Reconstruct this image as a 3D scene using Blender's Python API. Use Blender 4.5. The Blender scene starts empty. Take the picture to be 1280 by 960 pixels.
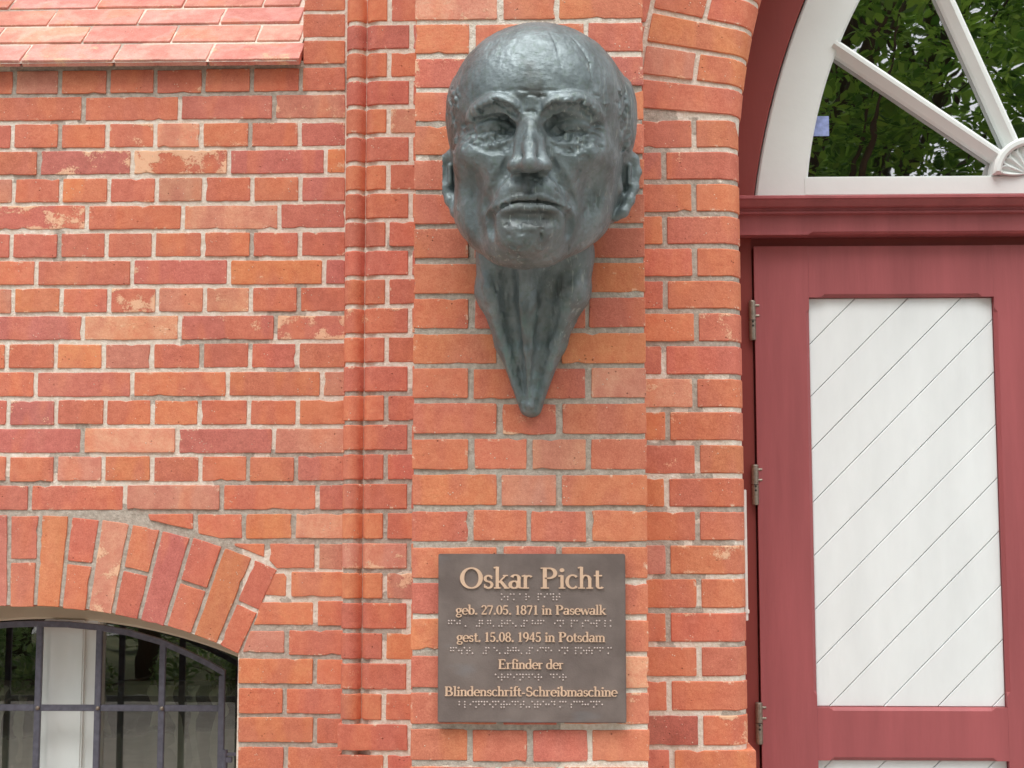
import bpy, bmesh, math, random
import numpy as np
from mathutils import Vector, noise as mnoise
random.seed(7)
rng = np.random.default_rng(11)
SC = bpy.context.scene
COL = SC.collection
R_ = math.radians

# ------------------------------------------------------------------ camera
H = 1.6                                    # eye height above the forecourt
FPX, TILT, YAW = 1800.0, 0.0986, 0.0292    # focal length in px of a 1280 px frame
cam = bpy.data.cameras.new('camera')
cam.sensor_width = 36.0
cam.lens = 36.0 * FPX / 1280.0
cam.clip_start = 0.05
cam.clip_end = 400
cam_o = bpy.data.objects.new('camera', cam)
COL.objects.link(cam_o)
cam_o.location = (0, 0, H)
cam_o.rotation_euler = (math.pi / 2 + TILT, 0, YAW)
SC.camera = cam_o

# ------------------------------------------------------------------ sky, sun, exposure
SUN_EL, SUN_AZ = R_(62), R_(-26)           # sun stands in front of the facade, to the left, behind thin cloud
w = bpy.data.worlds.new('World')
SC.world = w
w.use_nodes = True
nt = w.node_tree
bg = nt.nodes['Background']
sky = nt.nodes.new('ShaderNodeTexSky')
sky.sky_type = 'NISHITA'
sky.sun_disc = False
sky.sun_elevation = SUN_EL
sky.sun_rotation = math.pi + SUN_AZ
sky.air_density = 1.0
sky.dust_density = 3.0
hs = nt.nodes.new('ShaderNodeHueSaturation')
hs.inputs['Saturation'].default_value = 0.22
nt.links.new(sky.outputs[0], hs.inputs['Color'])
nt.links.new(hs.outputs[0], bg.inputs[0])
bg.inputs[1].default_value = 0.15
sl = bpy.data.lights.new('sun', 'SUN')
sl.energy = 1.5
sl.angle = R_(32)
sl.color = (1.0, 0.97, 0.93)
so = bpy.data.objects.new('sun', sl)
COL.objects.link(so)
# light travels from the front-left, downward onto the facade (+Y is into the wall)
sd = Vector((-math.sin(SUN_AZ) * math.cos(SUN_EL), math.cos(SUN_AZ) * math.cos(SUN_EL), -math.sin(SUN_EL)))
so.rotation_euler = sd.to_track_quat('-Z', 'Y').to_euler()
so.location = (-3, -6, 8)
vs = SC.view_settings
vs.view_transform = 'Standard'
vs.look = 'None'
vs.gamma = 1
vs.use_curve_mapping = False
vs.exposure = 0.48
SC.cycles.max_bounces = 8
SC.cycles.transparent_max_bounces = 16

# ------------------------------------------------------------------ survey of the photograph: pixel <-> place
_fw = np.array([-math.sin(YAW) * math.cos(TILT), math.cos(YAW) * math.cos(TILT), math.sin(TILT)])
_rt = np.array([math.cos(YAW), math.sin(YAW), 0.0])
_up = np.cross(_rt, _fw)
def P(x, y, Y):
    d = _fw + _rt * (x - 640) / FPX - _up * (y - 480) / FPX
    d = d * (Y / d[1])
    return Vector((d[0], Y, d[2] + H))
def proj(v):
    q = np.array([v[0], v[1], v[2] - H]); d = q @ _fw
    return 640 + FPX * (q @ _rt) / d, 480 - FPX * (q @ _up) / d
def Xat(x, Y, Z):
    k = (x - 640) / FPX
    c = FPX and (_rt - k * _fw)
    return -(c[1] * Y + c[2] * (Z - H)) / c[0]
CP = 0.077                                 # course height, brick plus bed joint
def zj(q): return H + (q + 0.51) * CP      # bed joint above course q
YL, YS, YP, YR = 3.872, 3.748, 3.106, 3.344   # faces: wall, moulded strip, pilaster, door surround

# ------------------------------------------------------------------ object helpers
def lin(c):
    return tuple(((v / 255.0) / 12.92 if v / 255.0 <= 0.04045 else ((v / 255.0 + 0.055) / 1.055) ** 2.4) for v in c)
def tag(o, label=None, cat=None, group=None, kind=None):
    if label: o['label'] = label
    if cat: o['category'] = cat
    if group: o['group'] = group
    if kind: o['kind'] = kind
    return o
def empty(name, loc, label=None, cat=None, group=None, kind=None):
    o = bpy.data.objects.new(name, None)
    o.empty_display_size = 0.1
    o.location = loc
    COL.objects.link(o)
    return tag(o, label, cat, group, kind)
def link(me, name, mat, parent=None, loc=(0, 0, 0)):
    o = bpy.data.objects.new(name, me)
    if mat is not None and not me.materials: me.materials.append(mat)
    COL.objects.link(o)
    o.location = loc
    if parent is not None:
        o.parent = parent
        w_ = Vector((0, 0, 0)); q_ = parent
        while q_ is not None: w_ += q_.location; q_ = q_.parent
        o.location = Vector(loc) - w_
    return o
def mesh(name, V, F, mat, parent=None, loc=(0, 0, 0), smooth=False, attr=None):
    """V in world coordinates; stored relative to loc."""
    me = bpy.data.meshes.new(name)
    L = Vector(loc)
    me.from_pydata([Vector(v) - L for v in V], [], F)
    if smooth: me.polygons.foreach_set('use_smooth', [True] * len(me.polygons))
    if attr:
        for k, vals in attr.items():
            a = me.attributes.new(k, 'FLOAT', 'POINT')
            a.data.foreach_set('value', np.asarray(vals, dtype=np.float32))
    me.update()
    return link(me, name, mat, parent, loc)
class MB:
    """collects simple solids, builds one mesh"""
    def __init__(s): s.V = []; s.F = []
    def add(s, V, F):
        n = len(s.V); s.V += [tuple(v) for v in V]; s.F += [[i + n for i in f] for f in F]; return s
    def box(s, x0, x1, y0, y1, z0, z1, b=0.0):
        if b <= 0:
            V = [(x, y, z) for x in (x0, x1) for y in (y0, y1) for z in (z0, z1)]
            return s.add(V, [(0, 1, 3, 2), (4, 6, 7, 5), (0, 4, 5, 1), (2, 3, 7, 6), (0, 2, 6, 4), (1, 5, 7, 3)])
        bm = bmesh.new()
        bmesh.ops.create_cube(bm, size=1)
        for v in bm.verts:
            v.co = Vector(((x0 + x1) / 2 + v.co.x * (x1 - x0), (y0 + y1) / 2 + v.co.y * (y1 - y0), (z0 + z1) / 2 + v.co.z * (z1 - z0)))
        bmesh.ops.bevel(bm, geom=bm.edges[:], offset=b, segments=2, affect='EDGES')
        bm.verts.index_update()
        s.add([v.co[:] for v in bm.verts], [[v.index for v in f.verts] for f in bm.faces]); bm.free(); return s
    def prism(s, poly, fn, c0, c1, b=0.0):
        """poly: list of (a,b2); fn(a,b2,c)->world; extruded from c0 to c1 (c1 = front), front edge bevelled by b"""
        n = len(poly)
        rings = [[fn(p[0], p[1], c0) for p in poly]]
        if b > 0:
            ins = inset(poly, b)
            cb = c1 - math.copysign(b, c1 - c0)
            rings += [[fn(p[0], p[1], cb) for p in poly], [fn(p[0], p[1], c1) for p in ins]]
        else:
            rings += [[fn(p[0], p[1], c1) for p in poly]]
        V = [v for r in rings for v in r]; F = []
        for k in range(len(rings) - 1):
            for i in range(n):
                j = (i + 1) % n
                F.append((k * n + i, k * n + j, (k + 1) * n + j, (k + 1) * n + i))
        F.append(tuple(range(n))[::-1]); F.append(tuple((len(rings) - 1) * n + i for i in range(n)))
        return s.add(V, F)
    def tube(s, pts, r, seg=8, cap=True):
        pts = [Vector(p) for p in pts]; n = len(pts); V = []; F = []
        rr = r if isinstance(r, (list, tuple)) else [r] * n
        for i, p in enumerate(pts):
            t = (pts[min(i + 1, n - 1)] - pts[max(i - 1, 0)]).normalized()
            a = t.orthogonal().normalized() if i == 0 else (a - t * a.dot(t)).normalized()
            bq = t.cross(a)
            for k in range(seg):
                th = 2 * math.pi * k / seg
                V.append(p + (a * math.cos(th) + bq * math.sin(th)) * rr[i])
        for i in range(n - 1):
            for k in range(seg):
                k2 = (k + 1) % seg
                F.append((i * seg + k, i * seg + k2, (i + 1) * seg + k2, (i + 1) * seg + k))
        if cap:
            F.append(tuple(range(seg))[::-1]); F.append(tuple((n - 1) * seg + k for k in range(seg)))
        return s.add(V, F)
    def build(s, name, mat, parent=None, loc=(0, 0, 0), smooth=False):
        o = mesh(name, s.V, s.F, mat, parent, loc, smooth)
        bm = bmesh.new(); bm.from_mesh(o.data); bmesh.ops.recalc_face_normals(bm, faces=bm.faces[:]); bm.to_mesh(o.data); bm.free()
        return o
def inset(poly, d):
    n = len(poly); out = []
    A = sum(poly[i][0] * poly[(i + 1) % n][1] - poly[(i + 1) % n][0] * poly[i][1] for i in range(n))
    sgn = 1 if A > 0 else -1
    for i in range(n):
        p0, p1, p2 = Vector(poly[i - 1][:2]), Vector(poly[i][:2]), Vector(poly[(i + 1) % n][:2])
        e1 = (p1 - p0); e2 = (p2 - p1)
        if e1.length < 1e-9 or e2.length < 1e-9: out.append(tuple(p1)); continue
        e1.normalize(); e2.normalize()
        n1 = Vector((-e1.y, e1.x)) * sgn; n2 = Vector((-e2.y, e2.x)) * sgn
        m = n1 + n2
        if m.length < 1e-6: m = n1
        m = m / max(m.length, 1e-6); c = max(m.dot(n1), 0.5)
        out.append(tuple(p1 + m * (d / c)))
    return out

# ------------------------------------------------------------------ materials
def newmat(name):
    m = bpy.data.materials.new(name); m.use_nodes = True
    nt = m.node_tree
    return m, nt, nt.nodes['Principled BSDF']
class NT:
    """terse node builder"""
    def __init__(s, nt): s.nt = nt
    def n(s, t, ins=None, **kw):
        nd = s.nt.nodes.new(t)
        for k, v in kw.items(): setattr(nd, k, v)
        for k, v in (ins or {}).items(): s.set(nd.inputs[k], v)
        return nd
    def set(s, sock, v):
        if isinstance(v, bpy.types.NodeSocket): s.nt.links.new(v, sock)
        elif isinstance(v, bpy.types.Node): s.nt.links.new(v.outputs[0], sock)
        else: sock.default_value = v
    def math(s, op, a, b=0.5, c=None, clamp=False):
        nd = s.n('ShaderNodeMath', operation=op, use_clamp=clamp)
        s.set(nd.inputs[0], a); s.set(nd.inputs[1], b)
        if c is not None: s.set(nd.inputs[2], c)
        return nd.outputs[0]
    def noise(s, vec, scale, detail=3, rough=0.55, dim='3D'):
        nd = s.n('ShaderNodeTexNoise', {'Scale': scale, 'Detail': detail, 'Roughness': rough})
        s.set(nd.inputs['Vector'], vec); return nd.outputs['Fac']
    def ramp(s, f, lo, hi, smooth=False):
        nd = s.n('ShaderNodeMapRange', {'From Min': lo, 'From Max': hi}, clamp=True)
        if smooth: nd.interpolation_type = 'SMOOTHSTEP'
        s.set(nd.inputs['Value'], f); return nd.outputs[0]
    def mix(s, f, a, b, mode='MIX'):
        nd = s.n('ShaderNodeMix', data_type='RGBA', blend_type=mode)
        s.set(nd.inputs[0], f)
        for i, v in ((6, a), (7, b)):
            if isinstance(v, tuple) and len(v) == 3: v = v + (1,)
            s.set(nd.inputs[i], v)
        return nd.outputs[2]
    def bump(s, h, dist, strength=1.0, normal=None):
        nd = s.n('ShaderNodeBump', {'Distance': dist, 'Strength': strength}); s.set(nd.inputs['Height'], h)
        if normal is not None: s.set(nd.inputs['Normal'], normal)
        return nd.outputs[0]
    def pos(s): return s.n('ShaderNodeNewGeometry').outputs['Position']
    def mapping(s, vec, scale, loc=(0, 0, 0)):
        nd = s.n('ShaderNodeMapping', {'Scale': scale, 'Location': loc}); s.set(nd.inputs['Vector'], vec); return nd.outputs[0]

def mat_brick():
    m, nt, b = newmat('fired_brick'); g = NT(nt); p = g.pos()
    oi = g.n('ShaderNodeObjectInfo'); base = oi.outputs['Color']; eff = oi.outputs['Alpha']
    rnd = oi.outputs['Random']
    edge = g.n('ShaderNodeAttribute', attribute_name='edge').outputs['Fac']
    # offset the texture space brick by brick, so that patches stop at the joints
    off = g.n('ShaderNodeVectorMath', operation='ADD')
    comb = g.n('ShaderNodeCombineXYZ'); g.set(comb.inputs[0], g.math('MULTIPLY', rnd, 37.0)); g.set(comb.inputs[1], g.math('MULTIPLY', rnd, 91.0)); g.set(comb.inputs[2], g.math('MULTIPLY', rnd, 17.0))
    g.set(off.inputs[0], p); g.set(off.inputs[1], comb); q = off.outputs[0]
    # kiln flashing: soft broad bands, mauve to orange
    big = g.noise(g.mapping(q, (1, 1, 0.35)), 9.0, 2)
    c = g.mix(g.math('MULTIPLY', g.ramp(big, 0.47, 0.60, True), 0.40), base, lin((198, 118, 106)))
    c = g.mix(g.math('MULTIPLY', g.ramp(big, 0.46, 0.36, True), 0.34), c, lin((230, 142, 102)))
    # mottling and grain
    mid = g.noise(q, 38.0, 4, 0.6)
    c = g.mix(0.36, c, g.n('ShaderNodeCombineColor', {0: mid, 1: mid, 2: mid}), 'OVERLAY')
    fine = g.noise(q, 420.0, 3, 0.7)
    c = g.mix(0.55, c, g.n('ShaderNodeCombineColor', {0: fine, 1: fine, 2: fine}), 'OVERLAY')
    spk = g.noise(q, 150.0, 4, 0.75)
    c = g.mix(0.30, c, g.n('ShaderNodeCombineColor', {0: spk, 1: spk, 2: spk}), 'OVERLAY')
    # pits
    vor = g.n('ShaderNodeTexVoronoi', {'Scale': 70.0, 'Randomness': 1.0}); g.set(vor.inputs['Vector'], q)
    pit = g.math('MULTIPLY', g.ramp(vor.outputs['Distance'], 0.15, 0.06), g.ramp(g.noise(q, 26.0, 1), 0.59, 0.65))
    c = g.mix(g.math('MULTIPLY', pit, 0.6), c, lin((112, 62, 50)))
    # lime bloom: patchy, ragged
    e1 = g.noise(g.mapping(q, (1, 1, 1.4), (3, 1, 7)), 16.0, 2, 0.5)
    e2 = g.noise(q, 190.0, 3, 0.75)
    ef = g.math('ADD', g.math('MULTIPLY', e1, 0.68), g.math('MULTIPLY', e2, 0.32))
    ef = g.math('ADD', ef, g.math('MULTIPLY', edge, 0.05))
    thr = g.math('SUBTRACT', 0.72, g.math('MULTIPLY', eff, 0.27))
    bloom = g.ramp(g.math('SUBTRACT', ef, thr), 0.0, 0.05)
    c = g.mix(g.math('MULTIPLY', bloom, 0.80), c, lin((250, 208, 172)))
    # flecks of mortar splashed on the face
    fl = g.n('ShaderNodeTexVoronoi', {'Scale': 95.0, 'Randomness': 1.0}); g.set(fl.inputs['Vector'], g.mapping(q, (1, 1, 1), (9, 4, 2)))
    fleck = g.math('MULTIPLY', g.ramp(fl.outputs['Distance'], 0.17, 0.08), g.ramp(g.noise(q, 21.0, 1), 0.58, 0.64))
    c = g.mix(g.math('MULTIPLY', fleck, 0.9), c, lin((245, 228, 208)))
    # lime smear along the arris, in places
    sm = g.math('MULTIPLY', g.ramp(edge, 0.2, 0.9), g.ramp(g.noise(q, 55.0, 4, 0.7), 0.60, 0.66))
    c = g.mix(g.math('MULTIPLY', sm, 0.8), c, lin((238, 212, 186)))
    # rain and soot staining that runs across many bricks
    big2 = g.noise(g.mapping(p, (1, 1, 0.30)), 3.2, 4, 0.6)
    c = g.mix(g.math('MULTIPLY', g.ramp(big2, 0.52, 0.72), 0.22), c, lin((150, 96, 80)))
    c = g.mix(g.math('MULTIPLY', g.ramp(big2, 0.46, 0.28), 0.16), c, lin((240, 190, 160)))
    nt.links.new(c, b.inputs['Base Color'])
    b.inputs['Roughness'].default_value = 0.82
    b.inputs['Specular IOR Level'].default_value = 0.25
    h = g.math('ADD', g.math('MULTIPLY', g.noise(q, 110.0, 5, 0.65), 0.6), g.math('MULTIPLY', g.noise(q, 30.0, 2), 0.5))
    h = g.math('SUBTRACT', h, g.math('MULTIPLY', pit, 1.2)); h = g.math('ADD', h, g.math('MULTIPLY', fleck, 0.7))
    h = g.math('ADD', h, g.math('MULTIPLY', bloom, 0.25))
    nt.links.new(g.bump(h, 0.0028, 0.85), b.inputs['Normal'])
    return m
def mat_mortar():
    m, nt, b = newmat('lime_mortar'); g = NT(nt); p = g.pos()
    ga = g.n('ShaderNodeAttribute', attribute_name='grey').outputs['Fac']
    n1 = g.noise(p, 24.0, 3, 0.6)
    k = g.ramp(g.math('ADD', ga, g.math('MULTIPLY', g.math('SUBTRACT', n1, 0.5), 1.3)), 0.47, 0.55)
    n2 = g.noise(p, 90.0, 4, 0.65); n3 = g.noise(p, 600.0, 3, 0.7)
    cream = g.mix(g.ramp(n2, 0.35, 0.68), lin((226, 213, 196)), lin((246, 239, 228)))
    grey = g.mix(g.ramp(n2, 0.35, 0.68), lin((176, 166, 154)), lin((208, 199, 187)))
    c = g.mix(k, cream, grey)
    c = g.mix(0.35, c, g.n('ShaderNodeCombineColor', {0: n3, 1: n3, 2: n3}), 'OVERLAY')
    nt.links.new(c, b.inputs['Base Color'])
    b.inputs['Roughness'].default_value = 0.95
    b.inputs['Specular IOR Level'].default_value = 0.1
    h = g.math('ADD', g.noise(p, 220.0, 4, 0.7), g.math('MULTIPLY', g.noise(p, 60.0, 3), 1.5))
    nt.links.new(g.bump(h, 0.003, 0.9), b.inputs['Normal'])
    return m
def mat_simple(name, col, rough=0.6, metal=0.0, var=0.12, scale=14.0, bump=0.0, bscale=120.0, coat=0.0, spec=0.5, stretch=(1, 1, 1)):
    m, nt, b = newmat(name); g = NT(nt); p = g.mapping(g.pos(), stretch)
    n = g.noise(p, scale, 4, 0.6)
    c0 = tuple(v * (1 - var) for v in col); c1 = tuple(min(v * (1 + var), 1) for v in col)
    nt.links.new(g.mix(g.ramp(n, 0.3, 0.7), c0, c1), b.inputs['Base Color'])
    b.inputs['Roughness'].default_value = rough
    b.inputs['Metallic'].default_value = metal
    b.inputs['Specular IOR Level'].default_value = spec
    b.inputs['Coat Weight'].default_value = coat
    if bump > 0: nt.links.new(g.bump(g.noise(p, bscale, 3, 0.6), bump, 0.8), b.inputs['Normal'])
    return m
# ------------------------------------------------------------------ brickwork
M_BRICK = mat_brick(); M_MORTAR = mat_mortar()
TONE = {'o': (216, 126, 93), 'O': (223, 135, 92), 'r': (209, 117, 93), 'p': (199, 115, 101), 'l': (232, 162, 130), 'm': (209, 142, 118), 'd': (176, 94, 80)}
BR = random.Random(3)
def tone(code):
    """letter = fired colour, digit = amount of lime bloom"""
    c = TONE[code[0]]; e = int(code[1]) / 9.0 if len(code) > 1 else BR.choice((0, 0, 0.05, 0.12, 0.2))
    v = BR.uniform(0.97, 1.03); c = tuple(a * 0.84 + b * 0.16 for a, b in zip(c, (216, 134, 106)))
    l = lin(tuple(min(255, k * v + BR.uniform(-3, 3)) for k in c))
    return (min(l[0] * 1.03, 0.9), l[1] * 1.11, l[2] * 1.17, e)
def ragged(poly, seg=0.016, amp=0.0011, corner=0.0035, chip=0.06):
    """outline of a worn brick: corners knocked off, edges uneven"""
    n = len(poly); out = []
    A = sum(poly[i][0] * poly[(i + 1) % n][1] - poly[(i + 1) % n][0] * poly[i][1] for i in range(n))
    sg = 1 if A > 0 else -1
    for i in range(n):
        a = Vector(poly[i]); b = Vector(poly[(i + 1) % n]); d = b - a; L = d.length
        if L < 1e-5: continue
        t = d / L; nr = Vector((-t.y, t.x)) * sg
        c0 = BR.uniform(0.3, 1.0) * corner if BR.random() > 0.08 else corner * BR.uniform(1.5, 2.6)
        c0 = min(c0, L * 0.25); c1 = min(BR.uniform(0.3, 1.0) * corner, L * 0.25)
        m = max(1, int((L - c0 - c1) / seg))
        dr = 0
        for k in range(m + 1):
            dr = dr * 0.5 + BR.uniform(-amp, amp)
            q = a + t * (c0 + (L - c0 - c1) * k / m) + nr * (dr + (BR.uniform(0.002, 0.0045) if 0 < k < m and BR.random() < chip else 0))
            out.append((q.x, q.y))
    return out
FRONT = lambda Y: (lambda a, b, c: (a, Y + c, b))           # a = X, b = Z, c = depth behind the face
def brick(poly, fn, code, parent, depth=0.10, name='brick', rough=1.0):
    """poly in face coordinates; fn(a,b,c): c = distance behind the face"""
    pr = BR.uniform(-0.0018, 0.0012)
    o = ragged(poly, amp=0.0008 * rough, corner=0.0032 * rough, chip=0.035 * rough)
    i1 = inset(o, 0.0012)
    tl = (BR.uniform(-1, 1) * 0.010, BR.uniform(-1, 1) * 0.014)
    cx = sum(p[0] for p in o) / len(o); cy = sum(p[1] for p in o) / len(o)
    i2 = [(cx + (p[0] - cx) * 0.87, cy + (p[1] - cy) * 0.80) for p in i1]
    def lay(pts, c): return [Vector(fn(p[0], p[1], c + pr + (p[0] - cx) * tl[0] * 0.6 + (p[1] - cy) * tl[1])) for p in pts]
    n = len(o)
    R0 = lay(o, depth); R1 = lay(o, 0.0015); R2 = lay(i1, 0.0003); R3 = lay(i2, 0.0)
    V = R0 + R1 + R2 + R3 + lay([(cx, cy)], 0.0); F = []
    for k in range(3):
        for i in range(n):
            j = (i + 1) % n; F.append((k * n + i, k * n + j, (k + 1) * n + j, (k + 1) * n + i))
    for i in range(n): F.append((3 * n + i, 3 * n + (i + 1) % n, 4 * n))
    c = Vector(fn(cx, cy, 0))
    a = (V[1] - V[0]).cross(R1[0] - V[0])
    test = (Vector(fn(cx, cy, depth)) - c)
    nf = Vector((0, 0, 0))
    for i in range(1, n - 1): nf += (R3[i] - R3[0]).cross(R3[i + 1] - R3[0])
    if nf.dot(test) > 0: F = [f[::-1] for f in F]
    ob = mesh(name, V, F, M_BRICK, parent, c, attr={'edge': [1] * (3 * n) + [0] * (n + 1)})
    ob.color = tone(code)
    return ob
def moulded(profile, fn, c0, c1, code, parent, name='brick'):
    """profile: closed outline (a,b) seen along the course; fn(a,b,c); lies between c0 and c1 across the bed joints"""
    n = len(profile); V = []; E = []; F = []
    ins = inset(profile, 0.0015)
    b = 0.0022 * (1 if c1 > c0 else -1) * abs(c1 - c0) / max(abs(c1 - c0), 1e-9)
    sc = (c1 - c0) / 0.066                                   # c may be an angle
    e0 = [BR.uniform(-1, 1) * 0.0009 * sc for _ in range(n)]; e1 = [BR.uniform(-1, 1) * 0.0009 * sc for _ in range(n)]
    bb = 0.0022 * sc; be = 0.010 * sc
    for pts, c, e, k in ((ins, c0, e0, 1), (profile, c0 + bb, e0, 1), (profile, c0 + be, e0, 0), (profile, c1 - be, e1, 0), (profile, c1 - bb, e1, 1), (ins, c1, e1, 1)):
        for p, d in zip(pts, e): V.append(Vector(fn(p[0], p[1], c + d))); E.append(k)
    for k in range(5):
        for i in range(n):
            j = (i + 1) % n; F.append((k * n + i, k * n + j, (k + 1) * n + j, (k + 1) * n + i))
    F.append(tuple(range(n))[::-1]); F.append(tuple(5 * n + i for i in range(n)))
    c = sum(V, Vector()) / len(V)
    ob = mesh(name, V, F, M_BRICK, parent, c, attr={'edge': E})
    bm = bmesh.new(); bm.from_mesh(ob.data); bmesh.ops.recalc_face_normals(bm, faces=bm.faces[:])
    for e in bm.edges: e.smooth = e.calc_face_angle(0) < 0.6
    for f in bm.faces: f.smooth = len(f.verts) == 4
    bm.to_mesh(ob.data); bm.free()
    ob.color = tone(code)
    return ob
# where the joints were repointed in grey cement (pixels of the survey photograph), the rest is old cream lime
GREY = {
 'L': [(15, 78, 440, 112), (0, 112, 260, 122), (100, 116, 108, 150), (218, 80, 380, 122), (300, 112, 345, 155), (65, 150, 82, 200), (42, 184, 54, 222), (18, 216, 82, 226), (310, 150, 318, 188), (68, 288, 80, 330), (308, 288, 320, 328), (370, 355, 380, 396), (336, 386, 378, 416), (416, 388, 432, 400), (228, 422, 336, 434), (246, 430, 256, 458), (335, 458, 372, 468), (164, 494, 274, 504), (96, 530, 110, 575), (64, 560, 108, 588), (340, 562, 432, 575), (304, 566, 316, 604), (364, 566, 374, 604), (270, 598, 432, 612), (0, 598, 62, 610), (30, 600, 42, 640), (270, 600, 286, 640), (0, 632, 432, 648), (0, 640, 300, 790), (236, 640, 432, 684), (262, 770, 372, 800), (300, 780, 432, 960), (352, 750, 362, 800)],
 'S': [(420, 488, 520, 712), (420, 722, 470, 800), (470, 700, 500, 716), (420, 775, 460, 960), (486, 300, 516, 318), (476, 740, 500, 800)],
 'P': [(500, 150, 534, 160), (500, 232, 600, 700), (600, 300, 820, 690), (760, 90, 820, 230), (540, 130, 820, 560), (505, 700, 560, 760), (505, 810, 560, 870), (700, 690, 800, 700), (505, 895, 700, 960)],
 'R': [(800, 185, 832, 196), (805, 138, 845, 150), (862, 148, 872, 165), (826, 190, 840, 240), (800, 222, 940, 432), (800, 424, 862, 440), (880, 424, 940, 440), (835, 466, 880, 478), (912, 466, 940, 480), (862, 470, 876, 520), (828, 510, 844, 560), (800, 552, 830, 562), (866, 555, 876, 575), (850, 592, 890, 604), (804, 634, 834, 645), (858, 632, 940, 645), (866, 655, 878, 690), (804, 674, 855, 688), (875, 674, 915, 688), (828, 684, 842, 728), (818, 718, 880, 730), (804, 760, 876, 774), (828, 765, 844, 810), (900, 804, 940, 816), (826, 780, 842, 808), (906, 888, 940, 902)]}
def greyness(v, key):
    x, y = proj(v); g = 0.12
    for x0, y0, x1, y1 in GREY[key]:
        d = max(x0 - x, x - x1, y0 - y, y - y1)
        g = max(g, 0.88 if d < -2 else (0.88 - 0.76 * min((d + 2) / 8.0, 1)))
    return g
def mortar_sheet(fn, nu, nv, key, parent, name='mortar_bed', thick=None, amp=0.0016):
    V = []; G = []; F = []
    for j in range(nv + 1):
        for i in range(nu + 1):
            v = Vector(fn(i / nu, j / nv)); G.append(greyness(v, key))
            d = mnoise.noise(v * 28) * amp + mnoise.noise(v * 90) * amp * 0.6
            V.append(v + Vector((0, d, 0)))
    for j in range(nv):
        for i in range(nu):
            a = j * (nu + 1) + i; F.append((a, a + 1, a + nu + 2, a + nu + 1))
    return mesh(name, V, F, M_MORTAR, parent, parent.location, smooth=True, attr={'grey': G})
MR = 0.0030         # mortar lies this far behind the brick faces
J = 0.0061          # half a joint
def rowz(q): return zj(q - 1) + J, zj(q) - J
def fill(codes='orrroopmrol'): return BR.choice(codes)
def course(q, xs, codes, Y, parent, depth=0.10, first=None, last=None):
    """xs: joint centres in survey pixels along this course; codes: one per brick"""
    z0, z1 = rowz(q); zm = (z0 + z1) / 2
    X = [Xat(x, Y, zm) for x in xs]
    for i, c in enumerate(codes.split()):
        if c == '-': continue
        a = X[i] + (J if not (i == 0 and first) else 0); b = X[i + 1] - (J if not (i == len(X) - 2 and last) else 0)
        dz = BR.uniform(-0.0012, 0.0012)
        brick([(a, z0 + dz), (b, z0 + dz), (b, z1 + dz), (a, z1 + dz)], FRONT(Y), c, parent, depth)

# ---- the recessed wall on the left, with the window arch
wall = empty('brick_wall', (-1.0, YL, 0), 'recessed red brick wall with cream joints around the arched window', 'wall')
x_strip = 431
ROWS = {   # course: (joint pixels, colours)
 16: ([-50, 17.8, 75, 135.4, 194, 254.4, 314.8, 376, 436], 'o m o o r2 o o o'),
 15: ([-16, 104, 224.6, 342.5, 460], 'r o p m5'),
 14: ([-45, 15.6, 74.6, 134, 194, 251.6, 312.5, 374.4, 434], 'r o o o5 l o3 o p'),
 13: ([-72, 48.4, 165, 286, 407, 440], 'r p4 r8 p O3'),
 12: ([-44, 17, 76, 136, 196, 254.8, 315.3, 375.3, 436], 'm o O r m r o p'),
 11: ([-12, 108.4, 228.4, 349, 468], 'p6 o l p'),
 10: ([-46, 14, 74, 133, 192, 253.4, 314.4, 374.8, 434], 'r r r o o o r r'),
 9: ([-75, 45, 165, 286, 405, 438], 'o r p O p2'),
 8: ([-44, 16.3, 76.5, 136.3, 196, 255.7, 313.4, 373.4, 434], 'm O r r6 m l4 r r'),
 7: ([-17, 103.5, 224.6, 344.4, 462], 'p2 l4 p3 p7'),
 6: ([-52, 8.4, 69.4, 129.4, 189.8, 251.6, 312.5, 371.6, 432], 'o r O m r r r o'),
 5: ([-75, 44.4, 165, 284.4, 402, 436], 'o p o o m'),
 4: ([-50, 10.3, 70.3, 131.3, 190.3, 249, 311, 372, 432], 'r p2 r o O r o o'),
 3: ([-17, 102.8, 221.3, 342, 460], 'p l p m3'),
 2: ([-51, 9.4, 69.4, 129, 189.8, 250.3, 310, 369.7, 430], 'r r m o r o o p'),
 1: ([-82, 37, 156.2, 276.9, 396.9, 432], 'r r3 m o r')}
for q, (xs, cs) in ROWS.items():
    xs = [min(x, x_strip) for x in xs]
    course(q, xs, cs, YL, wall, last=True)
for q, c in ((17, 'o4'), (18, 'r1'), (19, 'o2'), (20, 'r'), (21, 'o')):      # column beside the sloping sill
    course(q, [379, x_strip], c, YL, wall, 0.24, first=True, last=True)
def flat(px, code, Y=YL, par=None, shrink=0.0):
    brick([tuple(P(x, y, Y).xz) for x, y in px], FRONT(Y), code, par or wall, 0.10)
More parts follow.
